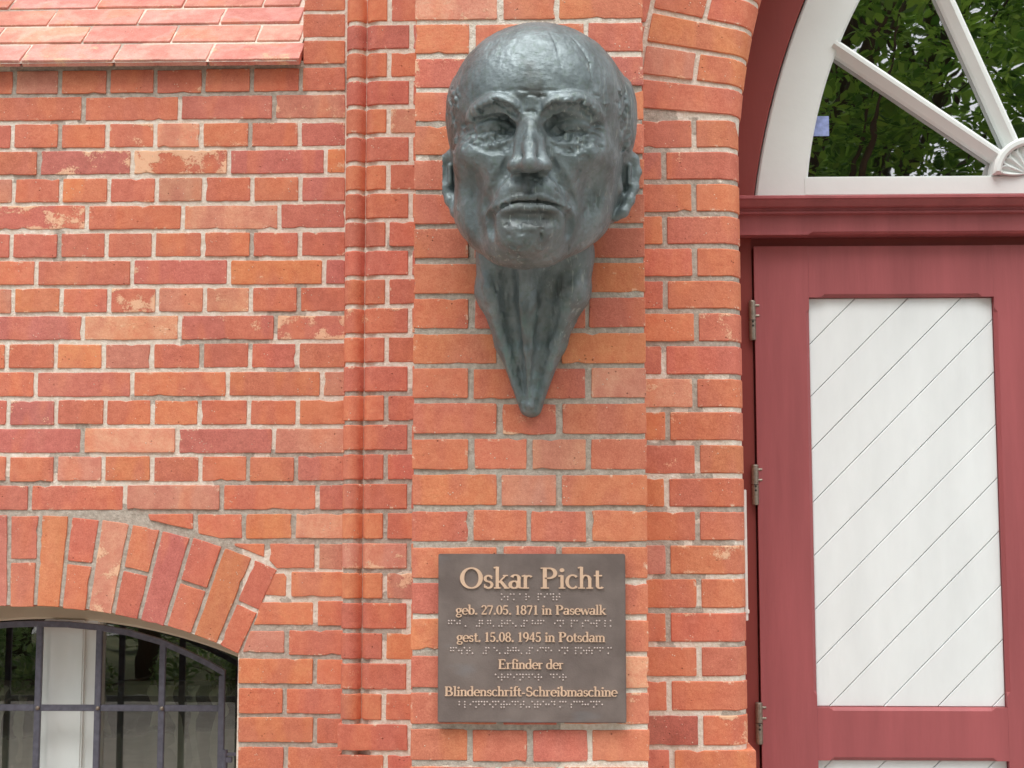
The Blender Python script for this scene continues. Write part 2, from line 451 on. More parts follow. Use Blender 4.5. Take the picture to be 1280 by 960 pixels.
# courses cut against the arch
flat([(187, 650), (185, 642.5), (241, 642.5), (241, 662)], 'o')
flat([(247.5, 667), (247, 643), (302, 643), (302, 673), (276, 673)], 'o')
course(0, [305, 367, x_strip], 'O l1', YL, wall, last=True)
flat([(293, 682), (293, 679.5), (330, 679.5), (330, 696)], 'o')
flat([(337, 700), (337, 680), (393, 680), (393, 710), (346, 710)], 'r')
flat([(399, 711), (399, 680), (428, 680), (428, 712)], 'm')
flat([(331, 744), (341, 717), (355, 717), (358, 722), (357, 745)], 'O')
course(-2, [361, x_strip], 'O', YL, wall, last=True)
flat([(317, 781), (326, 753), (391, 753), (391, 781)], 'O')
course(-3, [394.5, x_strip], 'r', YL, wall, last=True)
flat([(303, 815), (312, 789), (355, 789), (355, 816)], 'm2')
course(-4, [358.5, x_strip], 'r', YL, wall, last=True)
for q, xs, cs in ((-5, [298.5, 393.5, x_strip], 'O o3'), (-6, [298.2, 355.5, x_strip], 'r r'), (-7, [297.9, 393.5, x_strip], 'o r'), (-8, [297.6, 357, x_strip], 'o o'), (-9, [297.3, 393.5, x_strip], 'r o'), (-10, [297, 356.5, x_strip], 'o r'), (-11, [296.7, 393, x_strip], 'o o'), (-12, [296.4, 356.5, x_strip], 'r o')):
    course(q, xs, cs, YL, wall, 0.24, first=True, last=True)
# the segmental arch: bricks on end, alternately one stretcher or two headers
s0 = (P(100, 700, YL).x - P(0, 700, YL).x) / 100.0
AX, AR = P(27, 757, YL).x, 665 * s0
AZ = P(27, 757, YL).z - AR
ax_j = [10.5, 44, 76, 108.5, 141, 173.5, 206, 240, 272, 299.5]
th_j = [math.asin((x - 27) / 665.0) for x in ax_j]
half = th_j[-1]
while th_j[0] > -half + 0.03: th_j.insert(0, th_j[0] - 0.0487)
AOUT = AR + 0.243
AFN = FRONT(YL)
def sect(r0, r1, t0, t1):
    h = J * 0.93
    P_ = lambda r, t, s_: (AX + r * math.sin(t) + s_ * h * math.cos(t), AZ + r * math.cos(t) - s_ * h * math.sin(t))
    return [P_(r0, t0, 1), P_(r0, t1, -1), P_(r1, t1, -1), P_(r1, t0, 1)]
acode = {8: ('O', 'O'), 0: None}
seq = list(zip(th_j[:-1], th_j[1:]))
vis = ['r r', 'O2', 'r o', 'l4', 'o r', 'p', 'r o', 'O', 'r r']
k0 = len(seq) - len(vis)
for i, (t0, t1) in enumerate(seq):
    v = vis[i - k0] if i >= k0 else BR.choice(['r', 'o', 'O', 'r o', 'o r', 'p'])
    v = v.split(); dr = BR.uniform(-0.004, 0.003)
    if len(v) == 1: brick(sect(AR + dr, AOUT + dr, t0, t1), AFN, v[0], wall, 0.14)
    else:
        brick(sect(AR + dr, AR + 0.117 + dr, t0, t1), AFN, v[1], wall, 0.14)
        brick(sect(AR + 0.128 + dr, AOUT + dr, t0, t1), AFN, v[0], wall, 0.14)
flat([(-80, 760), (-80, 650), (2, 648), (7, 758)], 'O') if False else None
# mortar of this wall: over the arch, then beside the window
XO = P(298, 830, YL).x                                          # right edge of the window opening
XR_ = Xat(x_strip, YL, 2.0) + 0.02; XL_ = P(-120, 500, YL).x
ZT = zj(16) + 0.004
def arcz(X):
    t = min(max((X - AX) / AR, -0.999), 0.999); return AZ + AR * math.sqrt(1 - t * t)
def f_over(u, v):
    X = XL_ + (XO + 0.004 - XL_) * u; z0 = arcz(X) + 0.002; return (X, YL + MR + 0.0004, z0 + (ZT - z0) * v)
mortar_sheet(f_over, 90, 110, 'L', wall)
mortar_sheet(lambda u, v: (XO - 0.0015 + (XR_ - XO + 0.0015) * u, YL + MR, 0.5 + (ZT - 0.5) * v), 34, 160, 'L', wall)
XQ = Xat(380, YL, 2.9)
mortar_sheet(lambda u, v: (XQ + (XR_ - XQ) * u, YL + MR, ZT + (3.3 - ZT) * v), 10, 30, 'L', wall)

# ---- moulded strip: a roll and a quarter round, then flat, running behind the pilaster
strip = empty('moulded_strip', (-0.5, YS, 0), 'narrow vertical strip of rounded moulded bricks left of the pilaster', 'wall')
def roll_profile(q, xr):
    """closed outline in (X,Y) of the moulded brick of this course"""
    zm = sum(rowz(q)) / 2
    xl = Xat(432 - (16.5 - q) * 0.36, YS, zm) ; r = 0.0268
    c1 = (xl + r, YS + r)
    pts = [(xl + 0.0008, YL + 0.05), (xl, YS + r)]
    for k in range(1, 11): t = math.pi * (1 - k / 11.0 * 0.86); pts.append((c1[0] + r * math.cos(t), c1[1] - r * math.sin(t)))
    g = pts[-1]
    x2 = c1[0] + r * 0.97; r2 = 0.030
    pts.append((x2 + 0.003, YS + 0.021))
    c2 = (x2 + 0.0005 + r2, YS + r2)
    for k in range(2, 9): t = math.pi - (math.pi / 2) * k / 8.0; pts.append((c2[0] + r2 * math.cos(t), c2[1] - r2 * math.sin(t)))
    xe = Xat(xr, YS, zm) - J
    pts += [(xe - 0.002, YS), (xe, YS + 0.0015), (xe, YL + 0.05)]
    return pts
SCODE = {17: 'p', 18: 'o r', 16: 'o o', 15: 'r', 14: 'o m6', 13: 'r', 12: 'o o3', 11: 'r', 10: 'r r', 9: 'r', 8: 'o r', 7: 'r4', 6: 'o r', 5: 'r', 4: 'o o', 3: 'r', 2: 'r r2', 1: 'r', 0: 'o o', -1: 'm4', -2: 'o m5', -3: 'r', -4: 'r O', -5: 'r3', -6: 'o o'}
XE = Xat(575, YS, 2.0)
for q in range(22, -7, -1):
    z0, z1 = rowz(q); c = SCODE.get(q, 'r' if q % 2 else 'o r').split(); zm = (z0 + z1) / 2
    xj = 514 - (16.5 - q) * 0.16 if q % 2 else 486.5 - (17 - q) * 0.30
    moulded(roll_profile(q, xj), lambda a, b, h: (a, b, h), z0, z1, c[0], strip)
    a = Xat(xj, YS, zm) + J
    brick([(a, z0), (XE if q % 2 == 0 else XE, z0), (XE, z1), (a, z1)], FRONT(YS), c[-1], strip, 0.1)
for q in range(-7, -13, -1):                                     # plain base of the strip
    xs = [421.5, 512, 575] if q % 2 else [421.5, 481.5, 575]
    course(q, xs, {-7: 'r2 o', -8: 'o r'}.get(q, 'o r'), YS, strip, 0.17, first=True, last=True)
XS0 = Xat(426, YS, 2.2)
def strip_mortar(u, v):
    z = 0.5 + 2.85 * v; q = (z - H) / CP
    xl = Xat(432 - (16.5 - q) * 0.36, YS, z)
    if u < 0.30: t = u / 0.30; return (xl + 0.005, YL + 0.02 - (YL + 0.02 - YS - 0.030) * t, z)
    if u < 0.60:
        t = (u - 0.30) / 0.30; th = math.pi * (1 - t * 0.9); rm_ = 0.0230; return (xl + 0.0268 + rm_ * math.cos(th), YS + 0.0268 - rm_ * math.sin(th), z)
    t = (u - 0.60) / 0.40; X = xl + 0.050 + (XE - xl - 0.050) * t
    return (X, YS + MR + 0.019 * max(0, 1 - t * 6) ** 1.2, z)
mortar_sheet(strip_mortar, 60, 170, 'S', strip, amp=0.0009)

# ---- the pilaster that carries the head
pil = empty('brick_pilaster', (-0.05, YP, 0), 'projecting red brick pilaster carrying the bronze head and the plaque', 'pilaster')
PXL, PXR = P(516, 480, YP).x, P(807.5, 480, YP).x
PC = {15: 'l4 o O', 14: 'o o o r', 13: 'r4 r p4', 12: 'r o o o', 11: 'o r o', 10: 'o r r o', 9: 'r1 o o3', 8: 'o o o o', 7: 'o r O3', 6: 'o r o r', 5: 'O r O', 4: 'o o r l3', 3: 'r r4 o', 2: 'o o m o', 1: 'O m o2', 0: 'r o r o', -1: 'o r o', -2: 'r o o o', -3: 'O r O', -4: 'r o r l', -5: 'o r o3', -6: 'o o r o3', -7: 'r o o'}
w4 = PXR - PXL
for q in range(21, -13, -1):
    z0, z1 = rowz(q)
    if q % 2 == 0: xs = [0, 0.2500, 0.5005, 0.7530, 1]; c = PC.get(q, ' '.join(fill() for _ in range(4)))
    else: xs = [0, 0.3725, 0.6260, 1]; c = PC.get(q, ' '.join(fill() for _ in range(3)))
    for i, k in enumerate(c.split()):
        jx = BR.uniform(-0.003, 0.003)
        a = PXL + w4 * xs[i] + (J + (jx if i else 0)) * (i > 0); b = PXL + w4 * xs[i + 1] - J * (i < len(xs) - 2)
        dz = BR.uniform(-0.0012, 0.0012)
        brick([(a, z0 + dz), (b, z0 + dz), (b, z1 + dz), (a, z1 + dz)], FRONT(YP), k, pil, 0.06)
    for sx, X in ((-1, PXL), (1, PXR)):                           # the returns towards the wall
        ends = [YP + 0.062, YP + 0.115] if q % 2 else [YP + 0.062, YP + 0.24]
        while ends[-1] < (YS if sx < 0 else YR) - 0.05: ends.append(ends[-1] + (0.13 if q % 2 == 0 else 0.26))
        ends[-1] = (YS if sx < 0 else YR) + 0.01
        sfn = (lambda X_, s_: (lambda a, b, c: (X_ - s_ * c, a, b)))(X, sx)
        for a, b in zip(ends[:-1], ends[1:]):
            if q < 17 and q > -10: brick([(a + J, z0), (b - J, z0), (b - J, z1), (a + J, z1)], sfn, fill(), pil, 0.05)
mortar_sheet(lambda u, v: (PXL + 0.003 + (w4 - 0.006) * u, YP + MR, 0.5 + 2.85 * v), 44, 180, 'P', pil)
for sx, X, ye in ((-1, PXL + 0.003, YS), (1, PXR - 0.003, YR)):
    mortar_sheet((lambda X_, ye_: (lambda u, v: (X_, YP + MR + (ye_ + 0.02 - YP - MR) * u, 0.5 + 2.85 * v)))(X, ye), 20, 60, 'P', pil, amp=0)

# ---- door surround on the right: bull-nosed jamb and the start of its arch
sur = empty('door_surround', (0.3, YR, 0), 'red brick door surround with rounded inner edge and sprung arch', 'wall')
RB = 0.050
XB = P(925.5, 300, YR + RB).x - 0.0015                            # inner edge of the jamb (tangent of the bull nose)
X0R = P(795, 480, YR).x
YBACK = YR + 0.30
def bull(x0, x1):
    """closed outline of a jamb brick from X=x0 to the rounded inner edge x1"""
    pts = [(x0, YR + 0.10), (x0, YR + 0.0015), (x0 + 0.0015, YR)]
    for k in range(0, 11): t = math.pi / 2 * k / 10.0; pts.append((x1 - RB + RB * math.sin(t), YR + RB - RB * math.cos(t)))
    pts += [(x1, YBACK), (x1 - 0.06, YBACK), (x1 - 0.06, YR + 0.10)]
    return pts
RC = {12: (867.5, 'r o'), 11: (830, 'p r'), 10: (867.5, 'o o'), 9: (831, 'o r3'), 8: (868.6, 'r o2'), 7: (831.6, 'r o'), 6: (870.6, 'O o3'), 5: (830, 'r r'), 4: (868.7, 'l4 o'), 3: (834.7, 'O o4'), 2: (872, 'r3 o'), 1: (833.6, 'O r'), 0: (872, 'o o'), -1: (835, 'm o4'), -2: (873.7, 'o o'), -3: (835.5, 'o r'), -4: (874.2, 'o2 o2'), -5: (836.6, 'o o'), -6: (876, 'd o6'), -7: (840, 'r4 O')}
for q in range(12, -13, -1):
    z0, z1 = rowz(q); zm = (z0 + z1) / 2
    x, c = RC.get(q, (873 if q % 2 == 0 else 837, 'o r')); c = c.split()
    X = Xat(x, YR, zm)
    brick([(X0R, z0), (X - J, z0), (X - J, z1), (X0R, z1)], FRONT(YR), c[0], sur)
    if q >= -6: moulded(bull(X + J, XB), lambda a, b, h: (a, b, h), z0, z1, c[1], sur)
    else: brick([(X + J, z0), (XB + 0.012, z0), (XB + 0.012, z1), (X + J, z1)], FRONT(YR - 0.004), c[1], sur, 0.3)
# arch: rings of stretchers / headers pointing at the arch centre
ACX, ACZ = 2.076, 2.425
ARI = ACX - XB                                                   # inner radius to the tangent of the bull nose
TH0 = math.asin(min(1, (zj(12) - ACZ) / ARI)) if zj(12) > ACZ else 0.0
DT = CP / (ARI + 0.13)
ROUT = ARI + 0.247
def bull_r(r0, r1):
    """r0 = inner radius (rounded), r1 = outer radius; outline in (r, Y)"""
    pts = [(r1, YR + 0.10), (r1, YR + 0.0015), (r1 - 0.0015, YR)]
    for k in range(0, 11): t = math.pi / 2 * k / 10.0; pts.append((r0 + RB - RB * math.sin(t), YR + RB - RB * math.cos(t)))
    pts += [(r0, YBACK), (r0 + 0.06, YBACK), (r0 + 0.06, YR + 0.10)]
    return pts
def rfn(r, Y, t): return (ACX - r * math.cos(t), Y, ACZ + r * math.sin(t))
VC = ['r', 'm O', 'O', 'r r', 'o', 'r o', 'O', 'o r', 'o', 'r o', 'o', 'O r']
gap = J / (ARI + 0.13)
for i, c in enumerate(VC):
    t0 = TH0 + DT * i; t1 = t0 + DT; c = c.split()
    if len(c) == 1: moulded(bull_r(ARI, ROUT), rfn, t0 + gap, t1 - gap, c[0], sur)
    else:
        moulded(bull_r(ARI, ARI + 0.117), rfn, t0 + gap, t1 - gap, c[1], sur)
        V4 = [rfn(r, 0, t) for r, t in ((ARI + 0.128, t0 + gap), (ARI + 0.128, t1 - gap), (ROUT, t1 - gap), (ROUT, t0 + gap))]
        brick([(v[0], v[2]) for v in V4], FRONT(YR), c[0], sur)
# courses left of the arch ring, cut to its curve
for q in range(13, 21):
    z0, z1 = rowz(q)
    s_ = lambda z: ACX - math.sqrt(max(ROUT ** 2 - (z - ACZ) ** 2, 0)) - 2 * J
    if min(s_(z0), s_(z1)) > X0R + 0.008: brick([(X0R, z0), (s_(z0), z0), (s_(z1), z1), (X0R, z1)], FRONT(YR), BR.choice('drrp'), sur)
def prof_mortar(s, r_in, r_out):
    """s 0..1 from outer face to round the bull nose and into the reveal; returns (distance from inner edge, Y)"""
    if s < 0.55: return (r_out + (RB - r_out) * s / 0.55, YR + MR)
    if s < 0.8:
        t = (s - 0.55) / 0.25 * math.pi / 2; return (RB - (RB - MR) * math.sin(t), YR + RB - (RB - MR) * math.cos(t))
    return (MR, YR + RB + (YBACK - YR - RB - 0.01) * (s - 0.8) / 0.2)
def jm(u, v):
    d, Y = prof_mortar(u, 0, XB - X0R); return (XB - d, Y, 0.5 + (zj(12) - 0.5) * v)
mortar_sheet(jm, 56, 130, 'R', sur, amp=0.001)
def am(u, v):
    d, Y = prof_mortar(u, 0, 0.36); x, y, z = rfn(ARI + d, Y + 0.0015, TH0 - 0.10 + (DT * len(VC) + 0.10) * v); return (x, y, z)
mortar_sheet(am, 56, 80, 'R', sur, amp=0.001)

# ---- brick sill sloping back under the upper window
sill = empty('sloping_sill', (-1.2, YL, zj(16)), 'pale pink sloping brick window sill at the top left', 'sill')
SA = R_(43)
def sill_fn(a, b, c): return (a, YL - 0.038 + b * math.cos(SA) + c * math.sin(SA), SZ0 + b * math.sin(SA) - c * math.cos(SA))
SZ0 = P(200, 74.5, YL - 0.038).z
SXR = Xat(378.5, YL - 0.03, SZ0)
TONE.update({'x': (224, 162, 148), 'y': (231, 178, 163), 'z': (218, 152, 139)})
srows = [([-85, 33, 147.5, 264, 379], 'y3 y5 y2 x4'), ([-115, 0, 109, 219, 324, 379], 'x4 y3 x2 x3 y2'), ([-50, 66, 177, 279, 379], 'x x2 y x'), ([-92, 18, 126, 233, 332, 379], 'x y2 x z x'), ([-50, 62, 172, 279, 379], 'x z x z'), ([-92, 18, 126, 233, 332, 379], 'z x x z x'), ([-50, 62, 172, 279, 379], 'x z x z')]
for i, (xs, cs) in enumerate(srows):
    b0 = i * 0.1235; cs = cs.split()
    zb = SZ0 + (b0 + .06) * math.sin(SA); yb = YL - 0.038 + (b0 + .06) * math.cos(SA)
    X = [min(Xat(379, YL, zb), Xat(x, yb, zb)) for x in xs]
    tilt = (lambda b0_: (lambda a, b, c: sill_fn(a, b, c + 0.0035 - 0.0045 * (b0_ + 0.112 - b) / 0.112)))(b0)
    for k in range(len(cs)):
        a, b = X[k] + J * 0.6, X[k + 1] - J * 0.6
        brick([(a, b0), (b, b0), (b, b0 + 0.1125), (a, b0 + 0.1125)], tilt, cs[k], sill, 0.020, rough=0.7)
GREY['X'] = [(0, 6, 100, 14), (100, 30, 260, 38), (60, 52, 180, 60), (-50, 78, 400, 95)]
mortar_sheet(lambda u, v: sill_fn(XL_ + (Xat(379, YL, 2.9) - 0.012 - XL_) * u, -0.004 + 0.85 * v, 0.0060), 60, 60, 'X', sill, amp=0.001)
mortar_sheet(lambda u, v: (XL_ + (SXR - XL_) * u, YL + 0.002, ZT - 0.006 + (SZ0 + 0.012 - ZT) * v), 60, 4, 'L', sill, amp=0.001)

# ---- brickwork beyond the traced part: plain bodies with a coursed brick material
def mat_far_brick():
    m, nt, b = newmat('coursed_brick'); g = NT(nt); p = g.pos()
    sp = g.n('ShaderNodeSeparateXYZ'); g.set(sp.inputs[0], p)
    cb = g.n('ShaderNodeCombineXYZ'); g.set(cb.inputs[0], g.math('ADD', sp.outputs[0], sp.outputs[1])); g.set(cb.inputs[1], g.math('SUBTRACT', sp.outputs[2], H + 0.51 * CP))
    t = g.n('ShaderNodeTexBrick', {'Scale': 1.0, 'Brick Width': 0.26, 'Row Height': CP, 'Mortar Size': 0.005, 'Color1': lin((212, 116, 84)) + (1,), 'Color2': lin((196, 104, 90)) + (1,), 'Mortar': lin((220, 200, 178)) + (1,)})
    g.set(t.inputs['Vector'], cb); nt.links.new(t.outputs['Color'], b.inputs['Base Color']); b.inputs['Roughness'].default_value = 0.9
    nt.links.new(g.bump(g.math('SUBTRACT', 1.0, t.outputs['Fac']), 0.005, 0.8), b.inputs['Normal'])
    return m
M_FAR = mat_far_brick()
body = MB()
body.box(-9, XL_ + 0.004, YL + 0.004, YL + 0.55, 0, 7.5)                    # wall running on to the left
body.box(XO + 0.03, 0.30, YL + 0.11, YL + 0.5, 0, 2.84)
body.box(Xat(380, YL, 2.9) + 0.03, 0.30, YL + 0.11, YL + 0.5, 2.84, 7.5)                      # core behind strip and pilaster
body.box(XL_ - 0.3, Xat(380, YL, 2.9) + 0.1, YL + 0.56, YL + 0.9, 2.9, 7.5)     # back of the upper window niche
body.box(Xat(380, YL, 2.9) + 0.02, 0.30, YL + 0.006, YL + 0.11, 3.31, 7.5)
body.box(PXL + 0.008, PXR - 0.008, YP + 0.012, YL, 3.35, 7.5)
body.box(PXL + 0.008, PXR - 0.008, YP + 0.012, YL, 0, 0.5)
body.box(PXR - 0.2, ACX - ROUT - 0.0 if False else XB - 0.02, YR + 0.31, YL + 0.3, 0, 3.4)
body.box(XB + 1.62, 8, YR + 0.01, YL + 0.5, 0, 7.5)
bo = body.build('facade_core', M_FAR); tag(bo, None, None, None, 'structure')
# ------------------------------------------------------------------ paint, metal, glass
M_RED = mat_simple('red_door_paint', lin((162, 87, 90)), 0.48, 0, 0.13, 16.0, 0.0012, 90.0, 0.0, 0.4, (1, 1, 0.10))
M_RED2 = mat_simple('dark_red_frame_paint', lin((138, 62, 58)), 0.45, 0, 0.08, 9.0, 0.0006, 60.0, 0.0, 0.4, (1, 1, 0.2))
M_WHITE = mat_simple('white_paint', lin((226, 232, 230)), 0.45, 0, 0.03, 6.0, 0.0005, 50.0, 0, 0.4)
M_BOARD = mat_simple('white_board_paint', lin((231, 237, 238)), 0.5, 0, 0.06, 9.0, 0.0008, 90.0, 0, 0.4, (1, 1, 0.25))
M_OLIVE = mat_simple('beige_window_paint', lin((222, 212, 188)), 0.5, 0, 0.06, 8.0)
M_IRON = mat_simple('dark_iron_paint', lin((92, 92, 104)), 0.5, 0.15, 0.25, 60.0, 0.0012, 160.0)
M_STEEL = mat_simple('worn_hinge_steel', lin((150, 140, 128)), 0.42, 0.7, 0.25, 160.0, 0.0006, 300.0)
M_PLASTIC = mat_simple('white_plastic', lin((236, 232, 228)), 0.5)
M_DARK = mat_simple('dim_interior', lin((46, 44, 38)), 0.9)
def mat_glass(name, refl, tint=(0.92, 0.94, 0.92), wav=0.0):
    """window pane: clear, with the reflections of its two or four faces"""
    m = bpy.data.materials.new(name); m.use_nodes = True; nt = m.node_tree; nt.nodes.clear(); g = NT(nt)
    out = g.n('ShaderNodeOutputMaterial'); tr = g.n('ShaderNodeBsdfTransparent', {'Color': tint + (1,)}); gl = g.n('ShaderNodeBsdfGlossy', {'Roughness': 0.008, 'Color': (1, 1, 1, 1)})
    lw = g.n('ShaderNodeFresnel', {'IOR': 1.5})
    if wav:
        bp = g.bump(g.noise(g.pos(), 6.0, 2, 0.4), wav, 1.0); nt.links.new(bp, gl.inputs['Normal']); nt.links.new(bp, lw.inputs['Normal'])
    f = g.math('MULTIPLY', lw.outputs[0], refl, clamp=True)
    mx = g.n('ShaderNodeMixShader'); nt.links.new(f, mx.inputs[0]); nt.links.new(tr.outputs[0], mx.inputs[1]); nt.links.new(gl.outputs[0], mx.inputs[2]); nt.links.new(mx.outputs[0], out.inputs[0])
    return m
M_GLASS = mat_glass('double_glazing', 11.5, wav=0.0006)
XZ = lambda a, b, c: (a, c, b)                                   # prism along Y

# ------------------------------------------------------------------ arched window on the left
YW = 4.06
win = empty('arched_window', (AX, YW, 0.5), 'arched ground-floor window with pale frame and central white mullion', 'window')
WHW = XO - AX + 0.02
def arc_pts(cx, cz, r, t0, t1, n): return [(cx + r * math.sin(t0 + (t1 - t0) * i / n), cz + r * math.cos(t0 + (t1 - t0) * i / n)) for i in range(n + 1)]
pe = P(298, 822, YW); pa = P(86, 774, YW)
zi = pa.z; dxe = pe.x - AX; sg = zi - pe.z; ri = (dxe * dxe + sg * sg) / (2 * sg); ci = zi - ri
ti = math.asin(WHW / ri)
inner = arc_pts(AX, ci, ri, -ti, ti, 40); outer = arc_pts(AX, ci, ri + 0.10, -ti * 1.02, ti * 1.02, 40)
MB().prism(inner + outer[::-1], XZ, YW + 0.07, YW, 0.006).build('frame_head', M_OLIVE, win, win.location)
for s_ in (-1, 1):
    MB().box(AX + s_ * WHW - 0.035, AX + s_ * WHW + 0.035, YW, YW + 0.07, 0.4, ci + ri * math.cos(ti) + 0.05, 0.004).build('frame_stile', M_WHITE, win, win.location)
MX = P(86.5, 860, YW).x
mu = MB().box(MX - 0.079, MX + 0.079, YW + 0.004, YW + 0.07, 0.4, zi - 0.001, 0.003).build('mullion', M_WHITE, win, win.location)
MB().box(MX - 0.056, MX + 0.042, YW - 0.012, YW + 0.01, 0.4, zi - 0.002, 0.004).build('cover_strip', M_WHITE, mu, win.location)
M_WGL = mat_glass('old_window_glass', 5.5, (0.80, 0.82, 0.76), wav=0.0007)
for s_ in (-1, 1):
    x0, x1 = (AX - WHW, MX - 0.075) if s_ < 0 else (MX + 0.075, AX + WHW)
    xs = [x0 + (x1 - x0) * i / 16 for i in range(17)]
    top = [(x, ci + math.sqrt(ri * ri - (x - AX) ** 2) + 0.02) for x in xs]
    MB().add([(x, YW + 0.04, z) for x, z in top] + [(x, YW + 0.04, 0.4) for x in xs], [(i, i + 1, 18 + i, 17 + i) for i in range(16)]).build('pane', M_WGL, win, win.location)
MB().box(AX - WHW, AX + WHW, YW + 0.09, YW + 0.115, P(200, 861, YW).z, P(200, 856, YW).z).build('reflected_line_bar', M_DARK, win, win.location)  # dark bar added to stand for a reflected line across the panes
# reveal of the opening, plastered
rev = MB()
for s_ in (1,):
    rev.box(XO + 0.004, XO + 0.05, YL + 0.105, YW + 0.1, 0.4, 1.32)
rev.build('reveal', M_OLIVE, win, win.location)
oa = arc_pts(AX, AZ, AR + 0.012, -half, half, 30); ob_ = arc_pts(AX, AZ, AR + 0.06, -half, half, 30)
MB().prism(oa + ob_[::-1], XZ, YL + 0.141, YW + 0.1).build('soffit', M_OLIVE, win, win.location)
# lace curtain behind the panes
def mat_lace():
    m = bpy.data.materials.new('lace_curtain'); m.use_nodes = True; nt = m.node_tree; g = NT(nt); b = nt.nodes['Principled BSDF']; p = g.pos()
    b.inputs['Base Color'].default_value = lin((190, 196, 180)) + (1,); b.inputs['Roughness'].default_value = 0.9
    wv = g.n('ShaderNodeTexWave', {'Scale': 5.0, 'Distortion': 7.0, 'Detail': 2.5, 'Detail Scale': 1.6}); g.set(wv.inputs['Vector'], g.mapping(p, (1.0, 0, 0.8)))
    v = g.n('ShaderNodeTexVoronoi', {'Scale': 10.0}, feature='DISTANCE_TO_EDGE'); dn = g.n('ShaderNodeTexNoise', {'Scale': 6.0, 'Detail': 3.0}); g.set(dn.inputs['Vector'], p); dv = g.n('ShaderNodeVectorMath', operation='MULTIPLY_ADD'); g.set(dv.inputs[0], dn.outputs['Color']); dv.inputs[1].default_value = (0.35, 0, 0.35); g.set(dv.inputs[2], g.mapping(p, (1, 0, 1))); g.set(v.inputs['Vector'], dv.outputs[0])
    leafy = g.math('MULTIPLY', g.ramp(wv.outputs['Fac'], 0.45, 0.6), g.ramp(g.noise(p, 7.0, 2), 0.42, 0.5))
    a = g.math('MAXIMUM', g.math('MULTIPLY', leafy, 0.55), g.math('MAXIMUM', g.math('MULTIPLY', g.ramp(v.outputs['Distance'], 0.045, 0.01), 0.35), 0.14))
    sep = g.n('ShaderNodeSeparateXYZ'); g.set(sep.inputs[0], p)
    low = g.ramp(g.math('ADD', sep.outputs[2], g.math('MULTIPLY', g.noise(p, 9.0, 1), 0.12)), 1.10, 1.06)      # denser hem of scallops
    a = g.math('MAXIMUM', a, g.math('MULTIPLY', low, 0.42))
    nt.links.new(a, b.inputs['Alpha'])
    return m
V = []; F = []; nx = 90
ztop = P(200, 862, YW).z
for i in range(nx + 1):
    x = AX - WHW + 2 * WHW * i / nx; y = YW + 0.13 + 0.012 * math.sin(i * 0.9) + 0.006 * math.sin(i * 2.3)
    V += [(x, y, 0.42), (x, y - 0.004, ztop)]
for i in range(nx): F.append((2 * i, 2 * i + 2, 2 * i + 3, 2 * i + 1))
cur = mesh('lace_curtain', V, F, mat_lace(), None, (AX, YW + 0.13, ztop), smooth=True)
tag(cur, 'grey-white lace curtain hanging behind the arched window panes', 'curtain')
# the rooms behind the glass
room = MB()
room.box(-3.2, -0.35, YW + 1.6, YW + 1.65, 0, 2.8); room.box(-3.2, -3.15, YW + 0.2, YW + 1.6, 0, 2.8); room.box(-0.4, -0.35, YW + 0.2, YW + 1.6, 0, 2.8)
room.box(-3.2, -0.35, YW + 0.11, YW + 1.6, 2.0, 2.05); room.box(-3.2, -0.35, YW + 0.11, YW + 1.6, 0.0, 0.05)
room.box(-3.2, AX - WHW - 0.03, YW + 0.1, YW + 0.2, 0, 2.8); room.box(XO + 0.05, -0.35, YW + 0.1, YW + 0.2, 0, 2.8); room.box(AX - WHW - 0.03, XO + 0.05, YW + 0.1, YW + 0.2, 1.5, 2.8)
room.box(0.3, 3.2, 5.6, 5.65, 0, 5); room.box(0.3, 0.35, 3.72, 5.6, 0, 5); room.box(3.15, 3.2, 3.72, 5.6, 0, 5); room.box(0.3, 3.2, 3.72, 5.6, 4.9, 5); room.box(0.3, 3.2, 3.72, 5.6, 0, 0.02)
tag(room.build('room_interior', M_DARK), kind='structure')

# ------------------------------------------------------------------ iron grille in front of it
YG = YL + 0.115
gx = [P(x, 860, YG).x for x in (47, 122, 202, 277)]
gc = gx[0]
gxs = sorted(gx + [2 * gc - x for x in gx[1:]])
gr = empty('window_grille', (gc, YG, 0.5), 'dark iron window grille of square bars with curved top', 'grille')
atop = [(277, 842), (262, 831), (240, 820), (202, 803), (160, 791), (122, 784.5), (85, 781), (47, 780)]
ap = [(P(x, y, YG).x, P(x, y, YG).z) for x, y in atop]
ap = ap + [(2 * gc - x, z) for x, z in ap[-2::-1]]; ap = sorted(ap)
def azat(X):
    for (x0, z0), (x1, z1) in zip(ap[:-1], ap[1:]):
        if x0 <= X <= x1: return z0 + (z1 - z0) * (X - x0) / (x1 - x0)
    return ap[0][1]
BW = 0.0085
for X in gxs:
    MB().box(X - BW, X + BW, YG, YG + 0.012, 0.55, azat(X) - 0.006, 0.0015).build('upright_bar', M_IRON, gr, gr.location)
mb = MB(); up_ = [(x, z + BW) for x, z in ap]; dn = [(x, z - BW * 0.9) for x, z in ap]
up_[0] = (up_[0][0] - BW, up_[0][1]); up_[-1] = (up_[-1][0] + BW, up_[-1][1]); dn[0] = (dn[0][0] - BW, dn[0][1]); dn[-1] = (dn[-1][0] + BW, dn[-1][1])
for i in range(len(ap) - 1):
    mb.prism([up_[i], up_[i + 1], dn[i + 1], dn[i]], XZ, YG + 0.016, YG - 0.002)
mb.build('curved_top_bar', M_IRON, gr, gr.location)
